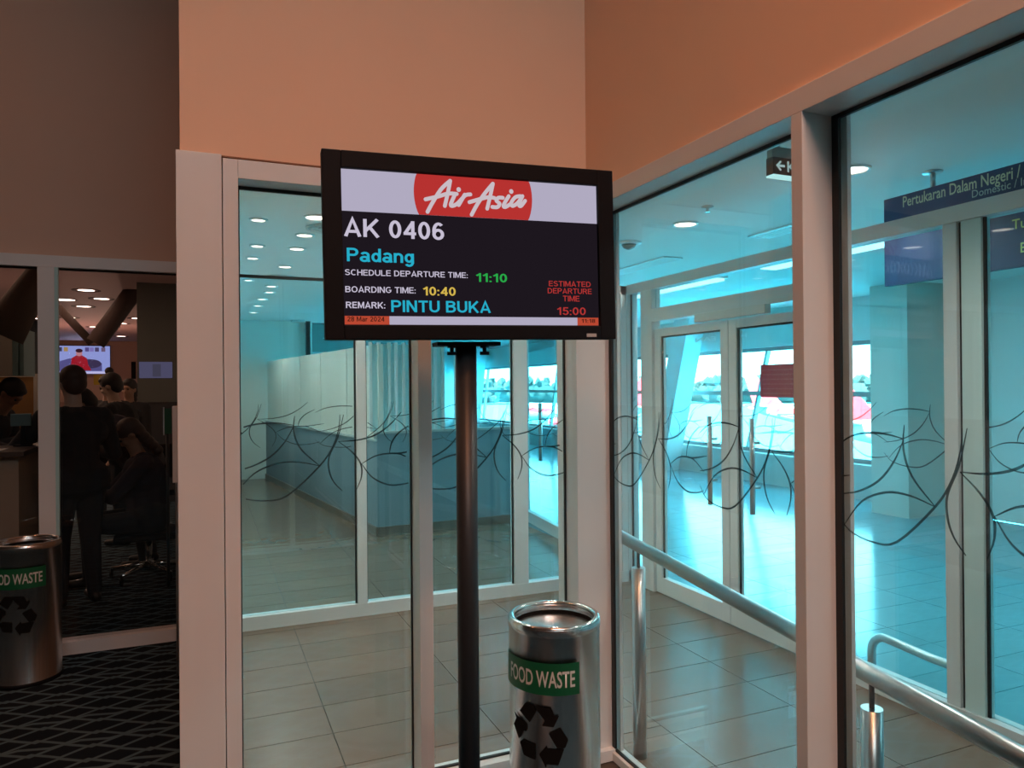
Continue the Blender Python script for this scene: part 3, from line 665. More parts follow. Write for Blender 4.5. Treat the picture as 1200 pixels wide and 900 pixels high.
def glyphs(w):
    h = w/2; t = 1-h; m = .52
    G = {
     'A': (.74, [[(.06, 0), (.37, .96), (.68, 0)], [(.17, .28), (.57, .28)]]), 'B': (.68, [[(h, 0), (h, 1)], [(h, t), (.36, t)]+arc(.36, .75, .21, t-.75, 90, -90)[1:]+[(h, m)], [(h, m), (.38, m)]+arc(.38, (m+h)/2, .22, (m-h)/2, 90, -90)[1:]+[(h, h)]]),
     'C': (.72, [arc(.38, .5, .38-h, .5-h, 50, 310, 26)]), 'D': (.72, [[(h, 0), (h, 1)], [(h, t), (.30, t)]+arc(.30, .5, .33, t-.5, 90, -90)[1:]+[(h, h)]]),
     'E': (.62, [[(h, 0), (h, 1)], [(h, t), (.60, t)], [(h, .52), (.56, .52)], [(h, h), (.62, h)]]), 'G': (.76, [arc(.39, .5, .39-h, .5-h, 45, 330, 26)+[(.68, .46), (.42, .46)]]),
     'H': (.68, [[(h, 0), (h, 1)], [(.68-h, 0), (.68-h, 1)], [(h, .53), (.6, .53)]]), 'I': (w, [[(h, 0), (h, 1)]]), 'K': (.72, [[(h, 0), (h, 1)], [(.64, 1), (.10, .34)], [(.28, .56), (.66, 0)]]),
     'L': (.58, [[(h, 1), (h, 0)], [(h, h), (.58, h)]]), 'M': (.82, [[(h, 0), (h, 1)], [(.82-h, 0), (.82-h, 1)], [(h+.02, 1), (.41, .12), (.80-h, 1)]]), 'N': (.70, [[(h, 0), (h, 1)], [(.70-h, 0), (.70-h, 1)], [(h+.02, .97), (.68-h, .03)]]),
     'O': (.78, [arc(.39, .5, .39-h, .5-h, 0, 360, 30)]), 'P': (.66, [[(h, 0), (h, 1)], [(h, t), (.36, t)]+arc(.36, .70, .22, t-.70, 90, -90)[1:]+[(h, .485)]]), 'R': (.72, [[(h, 0), (h, 1)], [(h, t), (.38, t)]+arc(.38, .72, .22, t-.72, 90, -90)[1:]+[(h, .52)], [(.38, .52), (.66, 0)]]),
     'S': (.66, [arc(.33, .74, .25, t-.74, 25, 180, 12)+arc(.33, .74, .25, .20, 180, 250, 5)[1:]+arc(.33, .28, .26, .22, 75, 0, 6)+arc(.33, .28, .26, .28-h, 0, -160, 14)[1:]]), 'T': (.64, [[(0, t), (.64, t)], [(.32, 0), (.32, t)]]),
     'U': (.70, [[(h, 1), (h, .36)]+arc(.35, .36, .35-h, .36-h, 180, 360, 16)[1:]+[(.70-h, 1)]]), ':': (w*1.1, [[(h, 0), (h, w)], [(h, .50), (h, .50+w)]]), ' ': (.24, []),
     '0': (.56, [arc(.28, .5, .28-h, .5-h, 0, 360, 30)]), '1': (.40, [[(.30, 0), (.30, 1)], [(.30, .9), (.03, .70)]]), '2': (.56, [arc(.28, .70, .28-h, t-.70, 165, -20, 14)+[(.10, h+.02)], [(.04, h), (.56, h)]]),
     '4': (.58, [[(.43, 0), (.43, 1)], [(.43, .93), (.07, .29)], [(.0, .29), (.58, .29)]]), '5': (.56, [[(.52, t), (.14, t), (.10, .50)], arc(.27, .33, .29-h, .33-h, 140, -160, 20)]), '6': (.56, [arc(.28, .32, .28-h, .32-h, 0, 360, 24), arc(.30, .5, .30-h, .5-h, 50, 200, 14)]),
     '8': (.56, [arc(.28, .74, .21, t-.74, 0, 360, 22), arc(.28, .28, .28-h, .28-h+.02, 0, 360, 24)]),
     'a': (.54, [arc(.25, .36, .2, .36-h, 0, 360, 20) if 0 else arc(.27, .50, .19, .16, 160, 0, 10)+[(.46, .16), (.50, 0)], arc(.24, .21, .19, .21-h+.02, 0, 360, 18)]),
     'd': (.56, [[(.56-h, 0), (.56-h, 1)], arc(.27, .35, .27-h, .35-h, 0, 360, 22)]), 'n': (.54, [[(h, 0), (h, .72)], [(h, .40)]+arc(.28, .42, .28-h, .30-h+.01, 180, 0, 12)+[(.55-h, 0)]]),
     'g': (.56, [[(.56-h, .72), (.56-h, 0)]+arc(.27, 0, .27-h, .20, 0, -155, 12)[1:], arc(.27, .37, .27-h, .35-h, 0, 360, 22)]), 'r': (.38, [[(h, 0), (h, .72)], arc(.34, .38, .25, .26, 170, 85, 8)]), 'o': (.56, [arc(.28, .36, .28-h, .36-h, 0, 360, 22)]),
    }
    return G
def stroke_text(s, x0, x1, y0, y1, fn, m, parent, label, w=.17, gap=.10):
    G = glyphs(w); tot = sum(G[c][0] for c in s)+gap*(len(s)-1); sx_ = (x1-x0)/tot; sy_ = (y1-y0); b = MB(); cx = 0
    for c in s:
        wd, sts = G[c]
        for st in sts:
            P = [Vector((p[0], p[1])) for p in st]; n = len(P); closed = (P[0]-P[-1]).length < 1e-4; L = []; R_ = []
            for i in range(n):
                a = P[i]-P[i-1] if i > 0 else (P[-1]-P[-2] if closed else P[1]-P[0]); c2 = P[i+1]-P[i] if i < n-1 else (P[1]-P[0] if closed else P[-1]-P[-2])
                a = a.normalized(); c2 = c2.normalized(); nn = Vector((-(a.y+c2.y), a.x+c2.x)); nn = nn.normalized() if nn.length > 1e-5 else Vector((-a.y, a.x)); k = min(2.2, 1/max(.2, nn.dot(Vector((-a.y, a.x)))))
                L.append(P[i]+nn*(w/2*k)); R_.append(P[i]-nn*(w/2*k))
            for i in range(n-1):
                b.poly([fn(x0+(cx+q.x)*sx_, y0+q.y*sy_) for q in (L[i], L[i+1], R_[i+1], R_[i])])
        cx += wd+gap
    return b.build('screen_text', m, parent, label)
def tt(s, x0, x1, ycap, ybase, m, bold=.03, label=None, desc=False):
    u0, v0 = zuv(x0, ybase); _, v1 = zuv(x0, ycap); u1, _ = zuv(x1, ybase)
    stroke_text(s, u0, u1, v0, v1, lambda u, v: T(u, v, .0012 if m is not DRK else .0018), m, scr, label, w=.16 if len(s) < 12 and m is not DRD else .145)
tt('AK 0406', 113, 503, 318, 389, WHT, .035); tt('Padang', 121, 383, 434, 487, CYN, .035, desc=True)
tt('SCHEDULE DEPARTURE TIME:', 112, 592, 518, 541, WHT, .03); tt('11:10', 624, 745, 533, 567, GRN, .035)
tt('BOARDING TIME:', 112, 387, 584, 608, WHT, .03); tt('10:40', 416, 543, 586, 620, YEL, .035)
tt('REMARK:', 113, 267, 645, 670, WHT, .03); tt('PINTU BUKA', 290, 678, 639, 685, CYN, .035)
tt('ESTIMATED', 908, 1072, 563, 584, DRD, .02); tt('DEPARTURE', 903, 1075, 591, 612, DRD, .02); tt('TIME', 962, 1027, 621, 643, DRD, .02); tt('15:00', 938, 1050, 666, 696, DRD, .03)
def bar(name, x0, x1, m, label):
    ua, ub = su((x0-104)/997), su((x1-104)/997); flat(name, [(ua, .995), (ub, .995), (ub, .94), (ua, .94)], m, label, 1)
bar('date_box', 107, 282, ORG, 'orange date box'); bar('ticker_bar', 282, 1017, LAV, 'pale ticker bar'); bar('time_box', 1017, 1099, ORG, 'orange clock box')
tt('28 Mar 2024', 117, 262, 703, 722, DRK, .02); tt('11:18', 1032, 1086, 712, 727, DRK, .02)
ua = su((1045-104)/997); ub = su((1083-104)/997)
tvbox(ua, ub, 1.055, 1.078, .0142, .0152, 'badge', mat('silver badge', (.45, .45, .45), .4), 'small silver badge')
b = MB(); zc = [T(.5, 1+eb, -.06)]
for du in (-.1, .1):
    pass
# stand
pc = dep(547.5, 600, 2.27); PX, PY = pc.x, pc.y
st = root('monitor_stand', 'black round pole stand holding the flight monitor', 'stand', (PX, PY, 0))
topz = T(.5, 1+eb).z
MB().tube(((PX, PY, .02), (PX, PY, topz-.004)), .0335, 28).build('pole', M['blackm'], st)
MB().lathe((PX, PY, 0), [(.26, 0), (.26, .012), (.25, .02), (.04, .026)], 48).build('base_plate', M['blackm'], st)
br = MB(); zb = topz-.004
c = Vector((PX, PY, zb))
br.hexa([c+TX*-.10+TN*-.03+Vector((0, 0, -.012)), c+TX*.10+TN*-.03+Vector((0, 0, -.012)), c+TX*.10+TN*.045+Vector((0, 0, -.012)), c+TX*-.10+TN*.045+Vector((0, 0, -.012))],
        [c+TX*-.10+TN*-.03, c+TX*.10+TN*-.03, c+TX*.10+TN*.045, c+TX*-.10+TN*.045])
br.build('mount_plate', M['black'], st)
for s_ in (-1, 1):
    q = c+TX*(.052*s_)+TN*.03; k = MB()
    k.tube((q+Vector((0, 0, -.010)), q+Vector((0, 0, -.034))), .006, 10); k.tube((q+Vector((0, 0, -.030)), q+Vector((0, 0, -.040))), .015, 12); k.tube((q+Vector((0, 0, -.008)), q+Vector((0, 0, -.018))), .014, 12)
    k.build('clamp_knob', M['black'], st, 'black clamp knob')

# ================================================================== WASTE BINS
def cyl_pt(c, r, a0):                 # a = angle from the viewing direction
    base = math.atan2(-c.y, -c.x)
    return lambda a, z: Vector((c.x+r*math.cos(base+a+a0), c.y+r*math.sin(base+a+a0), z))
def wrap_poly(b, pts, fn, nsub=1):
    b.poly([fn(a, z) for a, z in pts])
def bin_(cx, cy, label, R=.163, Hh=.738, a0=0.0):
    t = root('waste_bin', label, 'bin', (cx, cy, 0), 'steel food waste bins'); c = Vector((cx, cy, 0))
    MB().lathe(c, [(R-.004, .0), (R, .004), (R, .022), (R-.002, .026), (R-.002, Hh-.035), (R+.0005, Hh-.034), (R+.001, Hh-.012), (R-.002, Hh-.003), (R-.008, Hh), (R-.018, Hh-.001), (R-.022, Hh-.006), (R-.024, Hh-.035), (R-.024, Hh-.04)], 96).build('body', M['steel'], t)
    tz = [(R-.012+.0115*math.cos(a), Hh-.008+.0115*math.sin(a)) for a in np.linspace(0, 2*PI, 16)[:-1]]
    MB().lathe(c, tz, 96, close=True).build('rim', M['steelr'], t, 'polished rolled steel rim')
    b = MB(); b.lathe(c, [(R-.0235, Hh-.028), (R-.0255, Hh-.028), (R-.03, Hh-.075), (.0005, Hh-.085), (.0005, Hh-.09), (R-.024, Hh-.085)], 64, close=True).build('liner', M['liner'], t, 'black inner liner')
    f = cyl_pt(c, R+.0004, a0)
    a_l, a_r = math.radians(-84), math.radians(31)
    s = MB(); N = 30
    zt_, zb_ = .622, .515
    for k in range(N):
        u, v = a_l+(a_r-a_l)*k/N, a_l+(a_r-a_l)*(k+1)/N
        s.poly((f(u, zb_), f(v, zb_), f(v, zt_), f(u, zt_)))
    sk = s.build('label_sticker', M['green'], t, 'green label sticker')
    f2 = cyl_pt(c, R+.0010, a0)
    text_fit('label_text', 'FOOD WASTE', lambda u, z: f2(u, z), math.radians(-66), math.radians(25), .541, .596, M['white_print'], sk, 'white lettering', .015)
    sh = [[(466, 672), (490, 628), (522, 630), (534, 655), (508, 706)], [(524, 630), (592, 634), (608, 668), (627, 664), (604, 712), (556, 710), (570, 690)],
          [(583, 740), (632, 718), (662, 768), (650, 800), (618, 802)], [(545, 832), (575, 793), (577, 806), (645, 806), (622, 872), (575, 870), (572, 886)],
          [(466, 806), (478, 790), (530, 795), (530, 860), (482, 855)], [(443, 690), (494, 720), (495, 748), (480, 752), (462, 797), (440, 745), (452, 712)]]
    r = MB()
    for s_ in sh:
        tmp = bmesh.new(); tmp.faces.new([tmp.verts.new((x, -y, 0)) for x, y in s_])
        bmesh.ops.triangulate(tmp, faces=tmp.faces); bmesh.ops.subdivide_edges(tmp, edges=tmp.edges, cuts=3, use_grid_fill=True)
        vm = {}
        for v in tmp.verts:
            a = math.asin(max(-1, min(1, ((480+v.co.x/3.6)-649)/54.5))); vm[v] = r.bm.verts.new(f2(a, .478-(-v.co.y-628)/258*.204))
        for q in tmp.faces: r.bm.faces.new([vm[v] for v in q.verts])
        tmp.free()
    r.build('recycling_symbol', M['black_print'], t, 'black recycling arrows')
    MB().lathe(c, [(R-.001, .0), (R+.003, .0), (R+.003, .02), (R-.001, .02)], 64, close=True).build('foot_ring', M['black'], t, 'black foot ring')
    return t
qb = dep(649, 723, 2.585); bin_(qb.x, qb.y, 'steel food waste bin beside the monitor pole, near the corner column')
ql = dep(31, 633, 3.92); bin_(ql.x, ql.y, 'steel food waste bin at the left edge, in front of the dark room')

# ================================================================== DARK ROOM AT LEFT
dl = [(75, 351), (119, 350), (101, 340), (98, 359), (81, 372), (111, 383), (142, 379), (161, 373), (142, 394), (38, 373)]
for i, (x, y) in enumerate(dl):
    q = on(x, y, 2, 3.0)
    t = root('downlight', 'tiny downlight in the plum ceiling behind the left glass, %s' % ('brightest, upper left', 'right of the brightest', 'uppermost', 'centre', 'left, lower', 'low centre', 'right of centre', 'far right', 'lowest right', 'left of the white mullion')[i], 'lamp', (q.x, q.y, 3.0), 'dark room downlights')
    MB().lathe((q.x, q.y, 3.0), [(.16 if i == 0 else .11, -.004), (.0005, -.004)], 20).build('lamp_lens', M['lampglow'], t)
    MB().lathe((q.x, q.y, 3.0), [(.16, -.001), (.19, -.001), (.19, -.008), (.16, -.008)], 20, close=True).build('trim_ring', M['brace'], t)
for (x, y, e) in ((-3.6, 11, 45), (-2.4, 19, 130)): lamp('POINT', 'dark_room_fill', (x, y, 1.5), e, (1, .55, .40), size=.1)  # unseen point lamps added to brighten the dark room's ceiling and far wall
lamp('AREA', 'dark_room_lamps', (-3, 12, 2.96), 120, (1, .62, .42), (0, 0, 0), 3, 10)
t = tag(MB().tube((on(165, 330, 1, 12), on(112, 402, 1, 12)), .13, 10).build('roof_brace', M['brace']), 'dark brown diagonal roof brace above the wall screen', 'brace')
t = tag(MB().tube((on(68, 360, 1, 12.3), on(108, 402, 1, 12.3)), .06, 10).build('roof_brace', M['brace']), 'thin brown diagonal roof brace left of the thicker one', 'brace')
t = tag(MB().tube((on(58, 305, 1, 6.8), on(2, 392, 1, 6.8)), [.09, .16], 12).build('roof_brace', M['braceg']), 'thick beige diagonal brace left of the white mullion', 'brace')
# wall screen
q0, q1 = on(60, 405, 1, 24.9), on(129, 438, 1, 24.9)
ws = root('wall_screen', 'wall-hung television showing a person in red on a sofa', 'television', (q0+q1)/2)
x0, x1, z0, z1 = q0.x, q1.x, q1.z, q0.z
box('casing', x0-.012, x1+.012, 24.9, 24.97, z0-.012, z1+.012, M['black'], ws)
sc = box('screen', x0, x1, 24.894, 24.9, z0, z1, emis('tv lavender', (150, 160, 225), 1), ws, 'lit screen')
def wp(nm, pts, col, lv=1):
    b = MB(); b.poly([(x0+(x1-x0)*u, 24.894-.002*lv, z0+(z1-z0)*v) for u, v in pts]); b.build(nm, emis('tv '+nm, col), sc)
def ell(cu, cv, a, b_, n=20): return [(cu+a*math.cos(2*PI*k/n), cv+b_*math.sin(2*PI*k/n)) for k in range(n)]
wp('sofa_picture', [(.12, .1), (.86, .1), (.86, .38), (.7, .52), (.5, .55), (.3, .55), (.14, .45)], (88, 84, 140))
wp('cushion_picture', ell(.68, .36, .17, .16), (62, 52, 84), 2)
wp('ticker_picture', [(0, 0), (1, 0), (1, .08), (0, .08)], (200, 196, 240), 2)
wp('figure_picture', [(.33, .12), (.68, .12), (.62, .34), (.6, .56), (.52, .66), (.42, .66), (.34, .56), (.33, .34)], (158, 26, 40), 3)
wp('head_picture', ell(.47, .74, .055, .11), (190, 130, 140), 4); wp('hair_picture', ell(.47, .83, .062, .07), (60, 26, 40), 5)
for k, u in enumerate((.06, .14, .24, .60, .68, .77, .88)): wp('thumbnail_picture', [(u-.03, .8), (u+.04, .8), (u+.04, .95), (u-.03, .95)], ((70, 60, 80), (60, 60, 90), (170, 140, 90), (90, 80, 140), (130, 120, 190), (80, 70, 110), (110, 90, 120))[k], 2)
lamp('AREA', 'wall_screen_glow', ((x0+x1)/2, 24.8, (z0+z1)/2), 8, (.6, .65, 1), (math.radians(-90), 0, 0), .7, .4)
# plum wall carrying the screen, grey panel with the television's reflection painted on it
pp = root('reflection_panel', 'grey panel with a painted reflection of the television, right of it', 'screen', (-.6, 11, 1.5))
g0, g1 = on(160, 320, 1, 11), on(209, 471, 1, 11)
box('panel', g0.x, -.11, 11, 11.05, g1.z, 2.99, mat('grey matt panel', (.12, .125, .115), .6), pp)
f0, f1 = on(163, 424, 1, 10.99), on(202, 443, 1, 10.99)
box('painted_reflection', f0.x, f1.x, 10.994, 10.9995, f1.z, f0.z, emis('painted reflection', (88, 86, 116), .8), pp, 'dim bluish painted reflection of the television')  # television's reflection in glass, painted as a glowing patch
box('reflected_figure', f0.x+(f1.x-f0.x)*.4, f0.x+(f1.x-f0.x)*.65, 10.99, 10.994, f1.z+.02, f0.z-.03, emis('reflected figure', (74, 72, 92), .8), pp)
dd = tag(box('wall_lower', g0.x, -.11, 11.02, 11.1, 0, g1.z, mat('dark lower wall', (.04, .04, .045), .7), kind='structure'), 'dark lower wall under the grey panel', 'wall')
# speaker strip
q = on(156.5, 434, 1, 24.95); t = root('wall_speaker', 'slim black speaker on the rose wall right of the television', 'speaker', q)
box('housing', q.x-.06, q.x+.06, 24.9, 24.99, q.z-.26, q.z+.26, M['black'], t, bevel=.004); box('grille', q.x-.045, q.x+.045, 24.89, 24.9, q.z-.24, q.z+.24, M['liner'], t)
# white cabinet / column with teal edge, brown board
q0, q1 = on(-60, 380, 1, 7.4), on(14, 440, 1, 7.4)
t = root('bulkhead_box', 'white boxed bulkhead with teal end, far left behind the glass', 'box', (q0.x, 7.4, q1.z))
box('front_panel', q0.x, q1.x, 7.4, 7.9, q1.z, q0.z+.02, mat('cream panel', (.62, .58, .50), .6), t)
q2 = on(28, 440, 1, 7.45); box('end_panel', q1.x, q2.x-.04, 7.42, 7.9, q1.z, q0.z, mat('teal edge panel', (.30, .50, .52), .5), t, 'teal end panel'); box('end_panel', q2.x-.03, q2.x+.0, 7.45, 7.9, q1.z, q0.z-.02, mat('teal edge panel', (.30, .50, .52), .5), t, 'teal end panel')
q0, q1 = on(-60, 442, 1, 8.2), on(40, 485, 1, 8.2)
t = root('notice_board', 'brown pin board with pale frame behind the leaning man at the far left', 'board', ((q0.x+q1.x)/2, 8.2, 1.4))
box('board', q0.x, q1.x, 8.2, 8.24, q1.z-.6, q0.z, mat('tan cork', (.42, .22, .08), .8), t); box('frame', q0.x, q1.x+.03, 8.18, 8.24, q0.z, q0.z+.03, M['frost'], t); box('frame', q1.x, q1.x+.03, 8.18, 8.24, q1.z-.6, q0.z, M['frost'], t)
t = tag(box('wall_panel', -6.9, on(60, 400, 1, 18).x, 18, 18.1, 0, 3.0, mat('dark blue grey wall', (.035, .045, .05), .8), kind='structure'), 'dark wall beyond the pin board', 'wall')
# yellow notice + pale low shelf under tv
q = on(117, 447, 1, 24.8); t = tag(box('notice', q.x-.18, q.x+.18, 24.93, 24.95, q.z-.1, q.z+.22, mat('yellow notice', (.6, .42, .02), .6)), 'yellow notice on the wall below the television', 'notice')
q = on(100, 455, 1, 24.9); t = tag(box('shelf_panel', q.x-.9, q.x+.75, 24.96, 24.995, q.z-.4, q.z+.32, mat('pale peach board', (.6, .40, .28), .7)), 'pale peach board on the wall below the television', 'board')
# reception desk
dq = on(26, 560, 1, 5.6)
ds = root('reception_desk', 'beige fronted reception desk at the far left behind the glass', 'desk', (-1.9, 5.8, 0))
box('front_panel', -3.2, dq.x, 5.5, 5.54, 0, 1.13, mat('beige laminate', (.34, .26, .19), .5), ds); box('side_panel', dq.x-.04, dq.x, 5.54, 6.2, 0, 1.13, mat('beige laminate', (.34, .26, .19), .5), ds)
box('worktop', -3.25, dq.x+.04, 5.44, 6.25, 1.13, 1.16, mat('dark desk top', (.08, .06, .05), .3), ds)
t = tag(box('paper_sheet', dq.x-.38, dq.x-.10, 5.50, 5.72, 1.161, 1.165, mat('white paper', (.7, .72, .7), .7)), 'white paper lying on the reception desk', 'paper')
q = on(24, 480, 1, 5.9); t = root('desk_monitor', 'small monitor with dull teal back standing on the reception desk', 'monitor', (q.x, 5.95, 1.16))
box('back', q.x-.07, q.x+.05, 5.95, 5.98, 1.30, 1.385, mat('dull teal plastic', (.10, .17, .17), .4), t, bevel=.005); box('foot', q.x-.05, q.x+.05, 5.93, 6.01, 1.16, 1.17, M['black'], t); box('neck', q.x-.012, q.x+.012, 5.96, 5.975, 1.17, 1.31, M['black'], t)
# green exit sign plate + white side box
q = on(196, 492, 1, 6.3)
t = root('green_sign', 'upright green sign plate in a pale frame beside the left white column', 'sign', (q.x, 6.3, q.z))
box('plate', q.x-.02, q.x+.03, 6.3, 6.31, q.z-.11, q.z+.09, mat('green plate', (.01, .12, .05), .4), t); box('frame', q.x-.03, q.x-.02, 6.295, 6.315, q.z-.12, q.z+.10, M['alu'], t); MB().tube(((q.x, 6.31, 0), (q.x, 6.31, q.z-.11)), .012).build('pole', M['blackm'], t)
q = on(202, 520, 1, 4.3)
t = root('side_cabinet', 'slim white wall box on a thin steel leg beside the left white column', 'box', (-.12, 4.3, 0))
za, zb = on(203, 476, 1, 4.3).z, on(203, 566, 1, 4.3).z
box('box', q.x, -.076, 4.3, 4.38, zb, za, M['alu'], t, bevel=.003); box('leg', on(205.5, 600, 1, 4.3).x, -.085, 4.32, 4.35, 0, zb, M['rail'], t)

# ------------------------------------------------------------------ people
SKIN = mat('skin', (.30, .16, .10), .55); SKINL = mat('light skin', (.50, .33, .25), .55)
BLK = mat('black cloth', (.010, .010, .013), .85, noise=(30, .2)); DPL = mat('dark plum cloth', (.022, .013, .022), .85, noise=(30, .2)); JEAN = mat('dark trousers', (.010, .012, .018), .85); SHOE = mat('black shoes', (.008, .008, .008), .5)
HAIR = mat('dark hair', (.012, .008, .007), .6, noise=(60, .4)); HAIRB = mat('brown hair', (.045, .02, .013), .6, noise=(60, .4)); EYEM = mat('dark eyes', (.01, .01, .01), .3)
def person(label, head, face, lean=0, nod=0, arms=None, top=None, skin=None, hair=None, seated=False, hstyle='short', scale=1.0, bulk=1.25):
    """head: world position of the head centre; face: heading in degrees (0 = away along +Y, 90 = +X right)"""
    top = top or BLK; skin = skin or SKIN; hair = hair or HAIR
    prim = []                                     # (p0, r0, p1, r1, tag)
    le = math.radians(lean)
    hip = .90*scale if not seated else .50*scale
    def up(h, fwd=0, x=0): return Vector((x, math.sin(le)*h+math.cos(le)*fwd, hip+math.cos(le)*h-math.sin(le)*fwd))
    sc = scale
    chest = up(.36*sc); neck = up(.52*sc); hd = neck+Vector((0, math.sin(le+math.radians(nod)*.6)*.17, math.cos(le*.7+math.radians(nod)*.5)*.17))*sc
    prim += [(up(0, 0, -.07), .125, up(0, 0, .07), .125, 'leg'), (up(.02), .135, up(.2), .125, 'top'), (up(.2), .13, chest, .135, 'top'),
             (up(.34*sc, 0, -.09), .105, up(.34*sc, 0, .09), .105, 'top'), (up(.45*sc, 0, -.13), .065, up(.45*sc, 0, .13), .065, 'top'), (neck-Vector((0, 0, .06)), .062, hd-Vector((0, 0, .05)), .055, 'skin')]
    arms = arms or [((-.24, .05, .98), (-.22, .22, .85)), ((.24, .05, .98), (.22, .22, .85))]
    for sgn, (el_, ha) in zip((-1, 1), arms):
        sh = up(.45*sc, 0, .19*sgn); el_ = Vector(el_); ha = Vector(ha)
        prim += [(sh, .058, el_, .045, 'top'), (el_, .045, ha, .032, 'top')]
        d = (ha-el_).normalized(); palm = ha+d*.09; side = d.cross(Vector((0, 0, 1))).normalized()
        prim += [(ha, .026, palm-d*.02, .032, 'skin'), (ha+side*.018, .02, palm+side*.024, .017, 'skin'), (ha-side*.018, .02, palm-side*.024, .017, 'skin')]
        for k, (off, ln) in enumerate(((-.033, .062), (-.011, .075), (.011, .078), (.033, .068))):
            f0 = palm+side*off; f1 = f0+d*ln*.55+Vector((0, 0, -.006)); f2 = f1+d*ln*.4+Vector((0, 0, -.022))
            prim += [(f0, .0095, f1, .009, 'skin'), (f1, .009, f2, .0075, 'skin')]
        th = ha+d*.03-side*sgn*.03; prim += [(th, .012, th+d*.035-side*sgn*.03, .011, 'skin'), (th+d*.035-side*sgn*.03, .011, th+d*.065-side*sgn*.035, .009, 'skin')]
    for sgn in (-1, 1):
        h0 = Vector((.09*sgn, 0, hip-.03))
        if seated: kn = Vector((.12*sgn, .42, .48*sc)); an = Vector((.12*sgn, .42, .09))
        else: kn = Vector((.10*sgn, .03, .48*sc)); an = Vector((.11*sgn, -.02, .09))
        prim += [(h0, .088, kn, .058, 'leg'), (kn, .058, an, .040, 'leg'), (an, .042, an+Vector((0, .02, -.045)), .043, 'shoe'), (an+Vector((0, -.03, -.05)), .036, an+Vector((.01*sgn, .16, -.055)), .032, 'shoe')]
    prim = [(a, r0*(bulk if tg in ('top', 'leg') else 1), b_, r1*(bulk if tg in ('top', 'leg') else 1), tg) for a, r0, b_, r1, tg in prim]
    # build union mesh
    bm = bmesh.new()
    def cap(p0, r0, p1, r1):
        d = p1-p0; ln = max(d.length, 1e-4); z = d.normalized() if d.length > 1e-5 else Vector((0, 0, 1)); rot = z.to_track_quat('Z', 'Y').to_matrix().to_4x4()
        n = 10; prof = []
        for k in range(5): a = -PI/2+PI/2*k/4; prof.append((max(r0*math.cos(a), .0006), r0*math.sin(a)))
        for k in range(5): a = PI/2*k/4; prof.append((max(r1*math.cos(a), .0006), ln+r1*math.sin(a)))
        rings = [[bm.verts.new((Matrix.Translation(p0) @ rot) @ Vector((r*math.cos(2*PI*j/n), r*math.sin(2*PI*j/n), zz))) for j in range(n)] for r, zz in prof]
        for u, v in zip(rings, rings[1:]):
            for j in range(n): bm.faces.new((u[j], u[(j+1) % n], v[(j+1) % n], v[j]))
        bm.faces.new(rings[0][::-1]); bm.faces.new(rings[-1])
    for (p0, r0, p1, r1, tg) in prim: cap(Vector(p0), r0, Vector(p1), r1)
    hp = math.radians(nod)+le*.5
    HR = Matrix.Translation(hd) @ Matrix.Rotation(-hp, 4, 'X')
    def hs(c, r, s): bmesh.ops.create_uvsphere(bm, u_segments=16, v_segments=12, radius=r, matrix=HR @ Matrix.Translation(c) @ Matrix.Diagonal((*s, 1)))
    hs((0, -.01, .025), .098, (.80, 1.0, 1.0)); hs((0, .018, -.035), .078, (.80, .92, 1.05)); hs((0, .045, -.085), .034, (1, .9, .8))
    hs((0, .096, -.012), .019, (.75, 1.0, 1.3)); hs((0, .088, .035), .03, (1.5, .5, .4)); hs((0, .082, -.052), .018, (1.4, .7, .6))
    for s_ in (-1, 1): hs((.077*s_, -.005, -.005), .028, (.35, .7, 1.1)); hs((.034*s_, .072, -.022), .024, (1, .7, .8))
    me = bpy.data.meshes.new('person_body'); bm.to_mesh(me); bm.free()
    o = bpy.data.objects.new('tmp', me); COL.objects.link(o)
    md = o.modifiers.new('r', 'REMESH'); md.mode = 'VOXEL'; md.voxel_size = .0095; sm = o.modifiers.new('s', 'SMOOTH'); sm.factor = .5; sm.iterations = 2
    dg = bpy.context.evaluated_depsgraph_get(); me2 = bpy.data.meshes.new_from_object(o.evaluated_get(dg)); bpy.data.objects.remove(o)
    nf = len(me2.polygons); cen = np.zeros(nf*3); me2.polygons.foreach_get('center', cen); cen = cen.reshape(-1, 3)
    best = np.full(nf, 9.); idx = np.zeros(nf, int); tm = {'top': 0, 'leg': 1, 'skin': 2, 'shoe': 3}
    for (p0, r0, p1, r1, tg) in prim:
        a = np.array(p0); b = np.array(p1); d = b-a; t_ = np.clip(((cen-a) @ d)/max(d @ d, 1e-9), 0, 1); ds_ = np.linalg.norm(cen-(a+t_[:, None]*d), axis=1)-(r0+(r1-r0)*t_)
        k = ds_ < best; best[k] = ds_[k]; idx[k] = tm[tg]
    k = np.linalg.norm(cen-np.array(hd), axis=1)-.12 < np.minimum(best, .01); idx[k & (np.linalg.norm(cen-np.array(hd), axis=1) < .14)] = 2
    for q in (top, JEAN, skin, SHOE): me2.materials.append(q)
    me2.polygons.foreach_set('material_index', idx.astype(np.int32)); me2.polygons.foreach_set('use_smooth', np.ones(nf, bool))
    # place
    rz_ = -math.radians(face); Rz = Matrix.Rotation(rz_, 4, 'Z')
    hw = Rz @ hd; base = Vector((head.x-hw.x, head.y-hw.y, 0))
    t = root('person', label, 'person', base); Mx = Matrix.Translation(base) @ Rz
    me2.transform(Mx); link('body', me2, t)
    hb = MB(); H2 = Mx @ HR
    def hh(c, r, s):
        g = bmesh.ops.create_uvsphere(hb.bm, u_segments=18, v_segments=12, radius=r, matrix=H2 @ Matrix.Translation(c) @ Matrix.Diagonal((*s, 1)))
    hh((0, -.02, .045), .104, (.86, 1.0, .92)); hh((0, -.05, .0), .082, (.98, .85, 1.05)); hh((0, .035, .085), .06, (1.1, .85, .55))
    if hstyle == 'bun': hh((0, -.03, .16), .045, (1, 1, 1))
